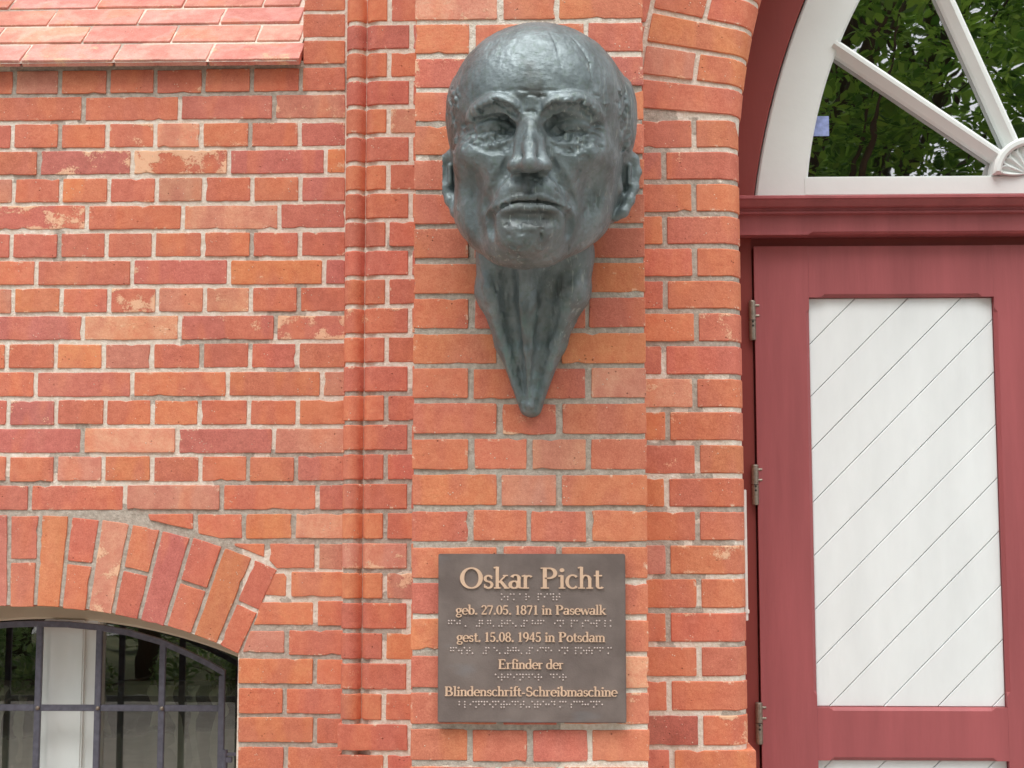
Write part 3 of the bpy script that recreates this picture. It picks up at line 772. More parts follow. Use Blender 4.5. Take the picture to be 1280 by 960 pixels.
for y in (885.3, 985):
    z = P(160, y, YG).z
    for a, b in zip(gxs[:-1], gxs[1:]):
        MB().box(a + BW + 0.0005, b - BW - 0.0005, YG + 0.001, YG + 0.011, z - 0.0085, z + 0.0085, 0.0012).build('cross_bar', M_IRON, gr, gr.location)
    for X in gxs[1:-1]:
        t = MB(); t.tube([(X + 0.002, YG + 0.003, z), (X + 0.002, YG - 0.004, z), (X + 0.002, YG - 0.0055, z)], [0.006, 0.0055, 0.002], 10); t.build('rivet', M_STEEL, gr, gr.location, True)
zp = P(288, 943, YG).z; hx = gxs[-1]
hg = MB(); hg.box(hx + BW, XO + 0.012, YG - 0.001, YG + 0.011, zp - 0.004, zp + 0.004, 0.001)
hg.tube([(hx + 0.012, YG + 0.004, zp - 0.05), (hx + 0.012, YG + 0.004, zp + 0.012)], 0.0075, 10); hg.box(hx + 0.016, hx + 0.032, YG - 0.003, YG + 0.008, zp - 0.022, zp - 0.008, 0.001)
hg.build('pintle', M_IRON, gr, gr.location)

# ------------------------------------------------------------------ door frame, transom, fanlight
YF, YD = 3.610, 3.600                                            # frame face, leaf face
XC = 1.205                                                       # axis of the doorway
fr = empty('door_frame', (XC, YF, 0), 'dark red painted door frame with moulded transom and arched upper band', 'door frame')
x947 = P(947, 600, YD).x; LW = XC - 0.002 - x947
for s_ in (-1, 1):
    a, b = (XB - 0.05, x947 - 0.004) if s_ < 0 else (2 * XC - x947 + 0.004, 2 * XC - XB + 0.05)
    MB().box(a, b, YF, YF + 0.10, 0.0, P(1000, 268, YF).z, 0.002).build('jamb', M_RED2, fr, fr.location)
# transom, as a run of mouldings
zt = lambda y, Y: P(1100, y, Y).z
prof = [(3.68, zt(243, 3.520)), (3.522, zt(243, 3.520)), (3.518, zt(244, 3.518)), (3.518, zt(247, 3.518)), (3.527, zt(248.5, 3.527)), (3.533, zt(252, 3.533)), (3.542, zt(257, 3.542)), (3.553, zt(260, 3.553)), (3.553, zt(262.5, 3.553)), (3.548, zt(263.5, 3.548)), (3.548, zt(266, 3.548)), (3.560, zt(268, 3.560)), (3.560, zt(289, 3.560)), (3.570, zt(292.5, 3.570)), (3.68, zt(292.5, 3.570))]
tr = MB(); tr.prism(prof, lambda a, b, c: (c, a, b), XB - 0.05, 2 * XC - XB + 0.05)
tro = tr.build('transom', M_RED, fr, fr.location)
x0, x1 = Xat(1010, 3.56, 2.3), Xat(1017, 3.56, 2.3)
zb = zt(292.7, 3.558); zc = zt(288.5, 3.560)
MB().add([(XB - 0.05, 3.5575, zc), (x1, 3.5575, zc), (x0, 3.5575, zb), (XB - 0.05, 3.5575, zb), (XB - 0.05, 3.59, zc), (x1, 3.59, zc), (x0, 3.59, zb), (XB - 0.05, 3.59, zb)], [(0, 1, 2, 3), (4, 5, 6, 7), (0, 1, 5, 4), (1, 2, 6, 5), (2, 3, 7, 6), (3, 0, 4, 7)]).build('chamfer_stop', M_RED, tro, fr.location)
MB().box(XB - 0.05, 2 * XC - XB + 0.05, YF + 0.012, YF + 0.10, zt(310, YF), zt(292, YF)).build('head', M_RED2, fr, fr.location)
# arched bands: circles traced for the left half, mirrored for the right
YA = 3.618
O_C, O_R = (2.572, 2.1576), 2.0809; I_C, I_R = (1.914, 2.3497), 1.2730
def half_arc(C, Rr, xa, n=26):
    """left half from its foot at z >= z0 up to the axis"""
    t1 = math.acos((C[0] - XC) / Rr); z0 = zt(243, YA) - 0.01
    t0 = math.asin((z0 - C[1]) / Rr)
    return [(C[0] - Rr * math.cos(t0 + (t1 - t0) * i / n), C[1] + Rr * math.sin(t0 + (t1 - t0) * i / n)) for i in range(n + 1)]
oL = half_arc(O_C, O_R, 0); iL = half_arc(I_C, I_R, 0)
mir = lambda pts: [(2 * XC - x, z) for x, z in pts]
rL = half_arc(O_C, O_R + 0.16, 0)
for pts_o, pts_i in ((rL, oL), (mir(rL), mir(oL))):
    MB().prism(pts_o + pts_i[::-1], XZ, YA + 0.09, YA - 0.010, 0.004).build('arched_band', M_RED2, fr, fr.location)
fan = empty('fanlight', (XC, YA, zt(243, YA)), 'white arched fanlight with radiating glazing bars and shell hub above the door', 'fanlight')
ins_o = half_arc(O_C, O_R - 0.0035, 0)
for pts_o, pts_i in ((ins_o, iL), (mir(ins_o), mir(iL))):
    MB().prism(pts_o + pts_i[::-1], XZ, YA + 0.06, YA - 0.002, 0.005).build('arched_frame', M_WHITE, fan, fan.location)
zb0, zb1 = zt(245, YA), zt(220.5, YA)
MB().box(Xat(1004, YA, zb0), 2 * XC - Xat(1004, YA, zb0), YA - 0.0035, YA + 0.055, zb0, zb1, 0.004).build('bottom_rail', M_WHITE, fan, fan.location)
gpts = iL + mir(iL)[::-1]
gz = zb1 - 0.01
gp = [(x, max(z, gz)) for x, z in gpts]
gp = [(x + (-0.01 if x < XC else 0.01), z) for x, z in gp]
MB().add([(x, YA + 0.035, z) for x, z in gp], [tuple(range(len(gp)))]).build('pane', M_GLASS, fan, fan.location)
# glazing bars: ridge in front, two sloping faces
hub = P(1285, 219, YA); HB = Vector((XC + 0.0, 0, hub.z))
def glazing_bar(a, b, wd=0.019):
    """a,b = (x,z) ends"""
    d = Vector((b[0] - a[0], b[1] - a[1])).normalized(); n = Vector((-d.y, d.x)); V = []
    sect_ = [(-wd, 0.034), (-wd, 0.012), (-0.004, -0.014), (0.004, -0.014), (wd, 0.012), (wd, 0.034)]
    for p in (a, b):
        for o_, y in sect_: V.append((p[0] + n.x * o_, YA + y, p[1] + n.y * o_))
    F = [(i, i + 1, 7 + i, 6 + i) for i in range(5)] + [(5, 0, 6, 11), tuple(range(6))[::-1], tuple(range(6, 12))]
    return MB().add(V, F)
e1 = P(1044, 56, YA); e2 = P(1180, -14, YA)
d1 = Vector((e1.x - HB.x, 0, e1.z - HB.z)); d2 = Vector((P(1190, 8, YA).x - HB.x, 0, P(1190, 8, YA).z - HB.z))
angs = [math.atan2(d1.z, d1.x), math.atan2(d2.z, d2.x)]
angs = angs + [math.pi - a for a in angs] 
def arch_hit(a):
    r = 0.2
    while r < 2.0:
        x, z = HB.x + r * math.cos(a), HB.z + r * math.sin(a)
        xx = x if x < XC else 2 * XC - x
        if (xx - I_C[0]) ** 2 + (z - I_C[1]) ** 2 > (I_R + 0.012) ** 2: break
        r += 0.004
    return (x, z)
for a in angs:
    glazing_bar((HB.x + 0.085 * math.cos(a), HB.z + 0.085 * math.sin(a)), arch_hit(a)).build('glazing_bar', M_WHITE, fan, fan.location)
HR = 0.094
hu = MB(); ring_o = [(HB.x + HR * math.cos(t), HB.z + HR * math.sin(t)) for t in [math.pi * i / 28 for i in range(29)]]; ring_i = [(HB.x + (HR - 0.021) * math.cos(t), HB.z + (HR - 0.021) * math.sin(t)) for t in [math.pi * i / 28 for i in range(29)]]
hu.prism(ring_o + ring_i[::-1], XZ, YA + 0.034, YA - 0.024, 0.006)
hub_o = hu.build('shell_hub', M_WHITE, fan, fan.location)
MB().prism([(HB.x + (HR - 0.015) * math.cos(math.pi * i / 28), HB.z + (HR - 0.015) * math.sin(math.pi * i / 28)) for i in range(29)], XZ, YA + 0.03, YA - 0.004).build('back_plate', M_WHITE, hub_o, fan.location)
for k in range(9):
    t = math.pi * (k + 0.5) / 9; d = Vector((math.cos(t), math.sin(t))); n = Vector((-d.y, d.x)); V = []; F = []
    for i in range(9):
        u = i / 8.0; r = 0.012 + (HR - 0.030) * u; wd = 0.0125 * (0.20 + 0.80 * math.sin(min(u * 1.35, 1.0) * math.pi / 2)) * (1 if u < 0.85 else math.sqrt(max(0.05, 1 - ((u - 0.85) / 0.16) ** 2)))
        for j in range(5):
            q = -1 + j / 2.0
            V.append((HB.x + d.x * r + n.x * q * wd, YA - 0.0045 - 0.009 * (abs(q) ** 1.5) * (0.4 + 0.6 * u) + 0.003 * (1 - abs(q)), HB.z + d.y * r + n.y * q * wd))
    for i in range(8):
        for j in range(4): a0 = i * 5 + j; F.append((a0, a0 + 1, a0 + 6, a0 + 5))
    o = MB().add(V, F).build('flute', M_WHITE, hub_o, fan.location, True)
    so_ = o.modifiers.new('thick', 'SOLIDIFY'); so_.thickness = 0.004
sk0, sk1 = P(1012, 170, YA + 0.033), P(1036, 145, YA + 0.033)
MB().box(sk0.x, sk1.x, YA + 0.0335, YA + 0.0345, sk0.z, sk1.z).build('painted_reflection', mat_simple('pale_blue_reflection', lin((150, 164, 214)), 0.5, 0, 0.25, 60.0), fan, fan.location)  # pale blue square added on the pane, a reflection put into colour

# ------------------------------------------------------------------ the door leaf
door = empty('door_leaf', (x947, YD, 0), 'dusky red panelled door leaf with white diagonal boards and steel hinges', 'door')
zd = lambda y: P(1130, y, YD).z
XL0, XP0, XP1, XL1 = x947, P(1013.5, 480, YD).x, P(1246, 480, YD).x, XC - 0.002
ZTOP, ZP0, ZP1, ZM0, ZM1 = zd(307), zd(371), zd(884.5), zd(884.5), zd(951)
DTH = 0.045
def chamfer_bar(along, a0, a1, b0, b1, ch0, ch1, stop=0.028, c=0.008):
    """bar from a0 to a1; inner edges at b0 and/or b1 stop-chamfered"""
    V = []; F = []
    for a, k in ((a0, 0), (a0 + stop, 0), (a0 + stop + 0.010, 1), (a1 - stop - 0.010, 1), (a1 - stop, 0), (a1, 0)):
        c0 = c * k * ch0; c1 = c * k * ch1
        for b, y in ((b0, YD + DTH), (b0, YD + c0), (b0 + c0 + 1e-5, YD), (b1 - c1 - 1e-5, YD), (b1, YD + c1), (b1, YD + DTH)):
            V.append((a, y, b) if along == 'x' else (b, y, a))
    for s_ in range(5):
        for i in range(6):
            j = (i + 1) % 6; F.append((s_ * 6 + i, s_ * 6 + j, s_ * 6 + 6 + j, s_ * 6 + 6 + i))
    F += [tuple(range(6))[::-1], tuple(range(30, 36))]
    return MB().add(V, F)
def stile(b0, b1, ch0, ch1):
    s_ = MB()
    s_.box(b0, b1, YD, YD + DTH, ZP0, ZTOP); s_.box(b0, b1, YD, YD + DTH, ZM1, ZM0)
    s_.F = []; s_.V = []
    for z0, z1, c in ((ZP0, ZTOP, 0), (ZM1, ZM0, 0)): s_.box(b0, b1, YD, YD + DTH, z0, z1)
    for z0, z1 in ((ZP1, ZP0), (0.25, ZM1)):
        t = chamfer_bar('z', z0, z1, b0, b1, ch0, ch1); s_.add(t.V, t.F)
    s_.box(b0, b1, YD, YD + DTH, 0.02, 0.25)
    return s_
stile(XL0, XP0 - 0.0003, 0, 1).build('stile', M_RED, door, door.location)
stile(XP1 + 0.0003, XL1, 1, 0).build('stile', M_RED, door, door.location)
chamfer_bar('x', XP0, XP1, ZP0, ZTOP - 0.0005, 1, 0).build('rail', M_RED, door, door.location)
chamfer_bar('x', XP0, XP1, ZM1, ZM0, 1, 1).build('rail', M_RED, door, door.location)
chamfer_bar('x', XP0, XP1, 0.021, 0.25, 0, 1).build('rail', M_RED, door, door.location)
def clip(poly, n, d):
    """keep n.p <= d"""
    out = []
    for i in range(len(poly)):
        p, q = poly[i], poly[(i + 1) % len(poly)]; a = n[0] * p[0] + n[1] * p[1] - d; b = n[0] * q[0] + n[1] * q[1] - d
        if a <= 0: out.append(p)
        if (a < 0 < b) or (b < 0 < a): t = a / (a - b); out.append((p[0] + (q[0] - p[0]) * t, p[1] + (q[1] - p[1]) * t))
    return out
r2 = math.sqrt(0.5)
d_ref = (P(1071, 371, YD).x - ZP0) * r2                           # joint through this point; joints rise to the right: x - z = const
BWD = 66.2 / 1280 * 0 + (P(1137.3, 371, YD).x - P(1071, 371, YD).x) * r2
for (z0, z1) in ((ZP1, ZP0), (0.25, ZM1)):
    for k in range(-14, 16):
        lo = d_ref + k * BWD; hi = lo + BWD
        rect = [(XP0 + 0.0008, z0 + 0.0008), (XP1 - 0.0008, z0 + 0.0008), (XP1 - 0.0008, z1 - 0.0008), (XP0 + 0.0008, z1 - 0.0008)]
        pl = clip(clip(rect, (-r2, r2), -(lo + 0.0008)) if False else clip(rect, (-r2, -r2), -(lo + 0.0008)), (r2, r2), hi - 0.0008) if False else clip(clip(rect, (-r2, r2), -(lo + 0.0007)), (r2, -r2), hi - 0.0007)
        ok = []
        for p_ in pl:
            if not ok or (Vector(p_) - Vector(ok[-1])).length > 0.002: ok.append(p_)
        if len(ok) > 1 and (Vector(ok[0]) - Vector(ok[-1])).length < 0.002: ok.pop()
        if len(ok) < 3: continue
        yo = YD + 0.016 + BR.uniform(-0.0008, 0.0008)
        MB().prism(ok, XZ, yo + 0.018, yo, 0.0016).build('board', M_BOARD, door, door.location)
MB().box(XP0 - 0.01, XP1 + 0.01, YD + 0.0345, YD + 0.044, 0.2, ZP0 + 0.01).build('panel_back', M_DARK, door, door.location)
def hinge(yc, xc=940.5):
    c = P(xc, yc, YF - 0.010); h = 0.050; o = MB()
    o.tube([(c.x, c.y, c.z - h), (c.x, c.y, c.z - h + 0.003), (c.x, c.y, c.z - 0.001)], [0.0078, 0.0088, 0.0088], 14)
    hg_ = o.build('hinge', M_STEEL, door, door.location, False)
    u = MB(); u.tube([(c.x, c.y, c.z + 0.001), (c.x, c.y, c.z + h - 0.003), (c.x, c.y, c.z + h)], [0.0088, 0.0088, 0.0078], 14); u.build('knuckle', M_STEEL, hg_, door.location)
    v = MB()
    for dz in (0.012, 0.038): v.tube([(c.x + 0.006, c.y, c.z + dz), (c.x + 0.0175, c.y + 0.001, c.z + dz)], 0.0032, 8)
    v.build('pin', M_STEEL, hg_, door.location)
    d_ = MB()
    for dz in (-0.004, -0.014): d_.tube([(c.x, c.y - 0.0075, c.z + dz), (c.x, c.y - 0.0096, c.z + dz)], 0.0028, 8)
    d_.build('screw', M_DARK, hg_, door.location)
for yc, xc in ((400.5, 940.5), (606, 944.0), (904, 949.0)): hinge(yc, xc)
# the second leaf, right of the meeting edge
d2o = empty('door_leaf', (XC + 0.002, YD, 0), 'second dusky red door leaf, right of the meeting edge', 'door', None)
for ch in list(door.children):
    if ch.name.split('.')[0] == 'hinge': continue
    c_ = ch.copy(); COL.objects.link(c_); c_.parent = d2o

# white plastic cable duct on the jamb
a = P(933.3, 612, YR + 0.060); b = P(936, 776, YR + 0.060)
dx = 0.0042
duct = MB().box(XB + 0.0005, XB + 0.0080, YR + 0.064, YR + 0.080, b.z, a.z, 0.001)
dt = duct.build('cable_duct', M_PLASTIC, None, (XB, YR + 0.07, b.z)); tag(dt, 'thin white plastic cable duct on the brick door jamb', 'cable duct')
MB().box(XB + 0.0003, XB + 0.0105, YR + 0.062, YR + 0.083, P(936, 767, YR + 0.06).z, P(936, 762, YR + 0.06).z, 0.001).build('clip', M_PLASTIC, dt, (XB, YR + 0.07, b.z))
# ------------------------------------------------------------------ bronze head: one continuous skin grown from a distance field
def mat_bronze():
    m, nt, b = newmat('weathered_bronze'); g = NT(nt); p = g.pos()
    n1 = g.noise(g.mapping(p, (1, 1, 0.6)), 16.0, 5, 0.62)
    c = g.mix(g.ramp(n1, 0.34, 0.66), lin((102, 114, 116)), lin((138, 151, 155)))
    n2 = g.noise(p, 70.0, 4, 0.65)
    c = g.mix(g.math('MULTIPLY', g.ramp(n2, 0.52, 0.70), 0.5), c, lin((104, 122, 112)))
    n5 = g.noise(g.mapping(p, (1, 1, 1), (4, 2, 1)), 8.0, 3, 0.6)
    c = g.mix(g.math('MULTIPLY', g.ramp(n5, 0.56, 0.68), 0.45), c, lin((78, 70, 62)))
    # rain runs: thin pale vertical streaks, some places only
    dis = g.n('ShaderNodeVectorMath', operation='MULTIPLY_ADD')
    wob = g.n('ShaderNodeTexNoise', {'Scale': 14.0, 'Detail': 2}); g.set(wob.inputs['Vector'], p)
    g.set(dis.inputs[0], wob.outputs['Color']); dis.inputs[1].default_value = (0.012, 0.012, 0); g.set(dis.inputs[2], p)
    st = g.noise(g.mapping(dis.outputs[0], (1, 1, 0.014)), 150.0, 2, 0.5)
    stm = g.math('MULTIPLY', g.ramp(st, 0.625, 0.67), g.ramp(g.noise(g.mapping(p, (1, 1, 0.5), (1, 5, 2)), 9.0, 1), 0.45, 0.62))
    c = g.mix(g.math('MULTIPLY', stm, 0.45), c, lin((178, 190, 184)))
    vg = g.math('MULTIPLY', g.ramp(g.noise(g.mapping(p, (1, 1, 0.5), (7, 3, 1)), 22.0, 3, 0.65), 0.54, 0.66), g.ramp(g.n('ShaderNodeSeparateXYZ', {0: p}).outputs[2], 2.16, 1.92))
    c = g.mix(g.math('MULTIPLY', vg, 0.6), c, lin((118, 150, 146)))
    sp = g.math('MULTIPLY', g.ramp(g.noise(p, 260.0, 3, 0.7), 0.68, 0.74), 0.5)
    c = g.mix(g.math('MULTIPLY', sp, 0.6), c, lin((160, 170, 168)))
    nt.links.new(c, b.inputs['Base Color'])
    b.inputs['Metallic'].default_value = 0.4
    rr = g.n('ShaderNodeMapRange', {'From Min': 0.3, 'From Max': 0.7, 'To Min': 0.38, 'To Max': 0.55}); g.set(rr.inputs['Value'], n2)
    nt.links.new(rr.outputs[0], b.inputs['Roughness'])
    # modelling-tool marks
    sc1 = g.noise(g.mapping(p, (1.0, 1.0, 0.35)), 60.0, 5, 0.62)
    sc2 = g.noise(g.mapping(p, (0.5, 1.0, 1.6), (2, 2, 2)), 150.0, 4, 0.65)
    h = g.math('ADD', g.math('MULTIPLY', sc1, 1.0), g.math('MULTIPLY', sc2, 0.45))
    nt.links.new(g.bump(h, 0.004, 0.42), b.inputs['Normal'])
    return m

class Field:
    def __init__(s, lo, hi, h):
        s.h = h; s.lo = np.array(lo, dtype=float)
        s.n = np.ceil((np.array(hi) - s.lo) / h).astype(int) + 1
        s.D = np.full(s.n, 1.0, dtype=np.float32)
    def window(s, lo, hi):
        a = np.clip(np.floor((np.array(lo) - s.lo) / s.h).astype(int), 0, s.n); b = np.clip(np.ceil((np.array(hi) - s.lo) / s.h).astype(int) + 1, 0, s.n)
        ax = [(s.lo[i] + s.h * np.arange(a[i], b[i])).astype(np.float32) for i in range(3)]
        X, Y, Z = np.meshgrid(*ax, indexing='ij', sparse=True)
        return (slice(a[0], b[0]), slice(a[1], b[1]), slice(a[2], b[2])), X, Y, Z
    def op(s, sl, d, k, mode):
        A = s.D[sl]
        if mode == 'cut':
            hh = np.clip(0.5 - 0.5 * (A + d) / k, 0, 1)
            s.D[sl] = A * (1 - hh) - d * hh + k * hh * (1 - hh)
        else:
            hh = np.clip(0.5 + 0.5 * (d - A) / k, 0, 1)
            s.D[sl] = d * (1 - hh) + A * hh - k * hh * (1 - hh)
    def ell(s, c, r, k=0.02, mode='add', rot=None):
        c = np.array(c, dtype=float); r = np.array(r, dtype=float); m = (max(r) if rot is not None else r) + k * 1.5 + 0.006
        sl, X, Y, Z = s.window(c - m, c + m)
        X, Y, Z = X - c[0], Y - c[1], Z - c[2]
        if rot is not None:                       # rot = (about x, about y, about z)
            from mathutils import Euler
            M = np.array(Euler(rot).to_matrix().transposed())
            X, Y, Z = (M[0][0] * X + M[0][1] * Y + M[0][2] * Z, M[1][0] * X + M[1][1] * Y + M[1][2] * Z, M[2][0] * X + M[2][1] * Y + M[2][2] * Z)
        k0 = np.sqrt((X / r[0]) ** 2 + (Y / r[1]) ** 2 + (Z / r[2]) ** 2)
        k1 = np.sqrt((X / r[0] ** 2) ** 2 + (Y / r[1] ** 2) ** 2 + (Z / r[2] ** 2) ** 2)
        s.op(sl, (k0 * (k0 - 1) / np.maximum(k1, 1e-6)).astype(np.float32), k, mode)
    def cone(s, a, b, ra, rb, k=0.01, mode='add'):
        a = np.array(a, dtype=float); b = np.array(b, dtype=float); m = max(ra, rb) + k * 1.5 + 0.006
        sl, X, Y, Z = s.window(np.minimum(a, b) - m, np.maximum(a, b) + m)
        ab = b - a; L2 = ab @ ab
        t = np.clip(((X - a[0]) * ab[0] + (Y - a[1]) * ab[1] + (Z - a[2]) * ab[2]) / max(L2, 1e-12), 0, 1)
        d = np.sqrt((X - a[0] - t * ab[0]) ** 2 + (Y - a[1] - t * ab[1]) ** 2 + (Z - a[2] - t * ab[2]) ** 2) - (ra + (rb - ra) * t)
        s.op(sl, d.astype(np.float32), k, mode)
    def path(s, pts, rs, k=0.008, mode='add'):
        rs = rs if isinstance(rs, (list, tuple)) else [rs] * len(pts)
        for i in range(len(pts) - 1): s.cone(pts[i], pts[i + 1], rs[i], rs[i + 1], k, mode)
    def surface(s):
        """surface nets"""
        D = s.D; S = D < 0
        c = np.zeros(tuple(s.n - 1), dtype=np.int8)
        for dx in (0, 1):
            for dy in (0, 1):
                for dz in (0, 1):
                    c += S[dx:s.n[0] - 1 + dx, dy:s.n[1] - 1 + dy, dz:s.n[2] - 1 + dz]
        cell = np.argwhere((c > 0) & (c < 8))
        idx = np.full(tuple(s.n - 1), -1, dtype=np.int32); idx[tuple(cell.T)] = np.arange(len(cell))
        acc = np.zeros((len(cell), 3)); cnt = np.zeros(len(cell))
        cor = [(x, y, z) for x in (0, 1) for y in (0, 1) for z in (0, 1)]
        for i, p in enumerate(cor):
            for q in cor[i + 1:]:
                if sum(abs(u - v) for u, v in zip(p, q)) != 1: continue
                d0 = D[tuple((cell + p).T)]; d1 = D[tuple((cell + q).T)]
                mk = (d0 < 0) != (d1 < 0)
                t = (d0 / np.where(mk, d0 - d1, 1))[:, None]
                pt = np.array(p) + t * (np.array(q) - np.array(p))
                acc[mk] += pt[mk]; cnt[mk] += 1
        V = s.lo + s.h * (cell + acc / cnt[:, None])
        F = []
        for ax in range(3):
            u, v = [(1, 2), (2, 0), (0, 1)][ax]
            sl0 = [slice(1, -1)] * 3; sl1 = [slice(1, -1)] * 3
            sl0[ax] = slice(0, -1); sl1[ax] = slice(1, None)
            a = S[tuple(sl0)]; b_ = S[tuple(sl1)]
            for sign in (0, 1):
                e = np.argwhere((a & ~b_) if sign == 0 else (~a & b_))
                off = np.array([1, 1, 1]); off[ax] = 0; e = e + off
                du = np.zeros(3, int); du[u] = 1; dv = np.zeros(3, int); dv[v] = 1
                quad = [e - du - dv, e - dv, e, e - du]
                if sign: quad = quad[::-1]
                F.append(np.stack([idx[tuple(q.T)] for q in quad], 1))
        return V, np.concatenate(F)

def build_bust():
    fd = Field((-0.235, 2.69, 1.78), (0.235, 3.125, 2.80), 0.0027)
    def p(x, y, Y): return tuple(P(x, y, Y))
    ts = np.arange(2.70, 3.12, 0.0012)
    def S(x, y, off=0.0):
        """point on the skin seen at this place, moved outward (towards the viewer) by off"""
        d = _fw + _rt * (x - 640) / FPX - _up * (y - 480) / FPX; d = d / d[1]
        q = d[None, :] * ts[:, None] + np.array([0, 0, H])
        ix = np.clip(np.rint((q - fd.lo) / fd.h).astype(int), 0, fd.n - 1)
        v = fd.D[ix[:, 0], ix[:, 1], ix[:, 2]]
        if not (v < 0).any(): return None
        h = np.argmax(v < 0)
        return tuple(q[h] - d / np.linalg.norm(d) * off)
    def spl(pts, rs, hs, m=3):
        """smooth curve through the points"""
        A = np.array([list(q) + [r, h_] for q, r, h_ in zip(pts, rs, hs)], dtype=float)
        if len(A) < 3: return [tuple(a[:2]) for a in A], list(A[:, 2]), list(A[:, 3])
        E_ = np.vstack([2 * A[0] - A[1], A, 2 * A[-1] - A[-2]]); out = []
        for i in range(1, len(E_) - 2):
            for j in range(m):
                t = j / m; a, b, c, d = E_[i - 1:i + 3]
                out.append(0.5 * (2 * b + (c - a) * t + (2 * a - 5 * b + 4 * c - d) * t * t + (3 * b - a - 3 * c + d) * t ** 3))
        out.append(A[-1]); out = np.array(out)
        return [tuple(o[:2]) for o in out], [max(0.0008, v) for v in out[:, 2]], list(out[:, 3])
    def ridge(pts, rs, rise, k=0.008):
        """raised cord along pts; rise = how far it stands proud"""
        rs = rs if isinstance(rs, (list, tuple)) else [rs] * len(pts)
        rise = rise if isinstance(rise, (list, tuple)) else [rise] * len(pts)
        pts, rs, rise = spl(pts, rs, rise)
        q = [S(x, y, h_ - r) for (x, y), r, h_ in zip(pts, rs, rise)]
        if all(q): fd.path(q, rs, k)
    def groove(pts, rs, deep, k=0.006):
        rs = rs if isinstance(rs, (list, tuple)) else [rs] * len(pts)
        deep = deep if isinstance(deep, (list, tuple)) else [deep] * len(pts)
        pts, rs, deep = spl(pts, rs, deep)
        q = [S(x, y, r - h_) for (x, y), r, h_ in zip(pts, rs, deep)]
        if all(q): fd.path(q, rs, k, 'cut')
    # ---- skull and the big masses
    fd.ell(p(674, 140, 2.955), (0.187, 0.175, 0.178), 0.02)                 # cranium
    fd.ell(p(671, 122, 2.890), (0.156, 0.112, 0.135), 0.05)                 # forehead
    fd.ell(p(674, 195, 2.955), (0.165, 0.140, 0.150), 0.05)                 # middle of the head
    fd.ell(p(667, 240, 2.935), (0.156, 0.125, 0.110), 0.06)                 # lower face
    fd.ell(p(663, 276, 2.925), (0.126, 0.112, 0.072), 0.05)                 # jaw
    fd.ell(p(659, 262, 2.865), (0.088, 0.072, 0.082), 0.05)                 # muzzle
    fd.ell(p(656, 294, 2.852), (0.064, 0.054, 0.044), 0.04)                # chin
    fd.ell(p(656, 311, 2.880), (0.074, 0.050, 0.024), 0.03)                 # under the chin
    for cx in (600, 728): fd.ell(p(cx, 198, 2.865), (0.046, 0.046, 0.036), 0.05)      # cheekbones
    for cx in (599, 734): fd.ell(p(cx, 268, 2.965), (0.032, 0.080, 0.048), 0.05)      # jaw corners
    fd.ell(p(586, 255, 2.832), (0.020, 0.034, 0.060), 0.05, 'cut'); fd.ell(p(742, 255, 2.832), (0.020, 0.034, 0.060), 0.05, 'cut')   # lean cheeks
    fd.ell(p(579, 150, 2.995), (0.026, 0.085, 0.075), 0.04); fd.ell(p(779, 150, 2.995), (0.026, 0.085, 0.080), 0.04)  # cropped side hair
    fd.path([p(594, 272, 2.955), p(611, 294, 2.915), p(633, 307, 2.885), p(656, 310, 2.872), p(682, 307, 2.885), p(712, 294, 2.915), p(736, 272, 2.955)], [0.030, 0.028, 0.027, 0.027, 0.027, 0.028, 0.030], 0.035)   # line of the jaw
    # ---- neck: a tapering shell that runs down the wall to a point
    fd.path([p(668, 305, 3.06), p(666, 345, 3.085), p(664, 390, 3.095), p(663, 440, 3.100), p(664, 514, 3.103)], [0.090, 0.078, 0.064, 0.040, 0.012], 0.02)
    fd.path([p(620, 318, 3.03), p(617, 365, 3.048), p(633, 430, 3.078), p(656, 512, 3.094)], [0.044, 0.036, 0.021, 0.008], 0.022)
    fd.path([p(718, 318, 3.03), p(714, 365, 3.048), p(694, 430, 3.078), p(671, 512, 3.094)], [0.044, 0.038, 0.021, 0.008], 0.022)
    fd.path([p(656, 325, 2.985), p(658, 380, 3.022), p(661, 440, 3.056), p(663, 506, 3.084)], [0.017, 0.017, 0.013, 0.009], 0.026)
    # ---- sockets
    fd.ell(S(619, 159, 0.004), (0.041, 0.032, 0.024), 0.020, 'cut')
    fd.ell(S(711, 159, 0.004), (0.043, 0.032, 0.024), 0.020, 'cut')
    fd.ell(S(640, 153, 0.000), (0.016, 0.022, 0.019), 0.014, 'cut')
    fd.ell(S(687, 153, 0.000), (0.016, 0.022, 0.019), 0.014, 'cut')
    # ---- nose: straight ridge with flat flanks
    b0, b1, b2, b3 = p(663, 140, 2.796), p(663, 160, 2.772), p(662, 184, 2.742), p(662, 201, 2.729)
    fd.path([b0, b1, b2, b3], [0.015, 0.0110, 0.0115, 0.0125], 0.015)
    for s_ in (-1, 1):
        fd.path([p(663 + s_ * 6, 146, 2.806), p(662 + s_ * 8, 178, 2.776), p(662 + s_ * 15, 203, 2.768)], [0.012, 0.0135, 0.0150], 0.018)
        fd.ell(p(662 + s_ * 20.5, 209, 2.778), (0.0125, 0.022, 0.0110), 0.013)
    fd.ell(p(662, 206, 2.733), (0.0155, 0.014, 0.0115), 0.012)
    fd.ell(p(662, 208, 2.757), (0.028, 0.026, 0.012), 0.010)
    for s_ in (-1, 1):
        fd.ell(p(662 + s_ * 15, 218, 2.760), (0.0080, 0.016, 0.0085), 0.004, 'cut', (0.35, 0, s_ * 0.3))
        groove([(662 + s_ * 29, 200), (662 + s_ * 31, 209), (662 + s_ * 27, 219)], 0.005, [0.002, 0.004, 0.004], 0.005)
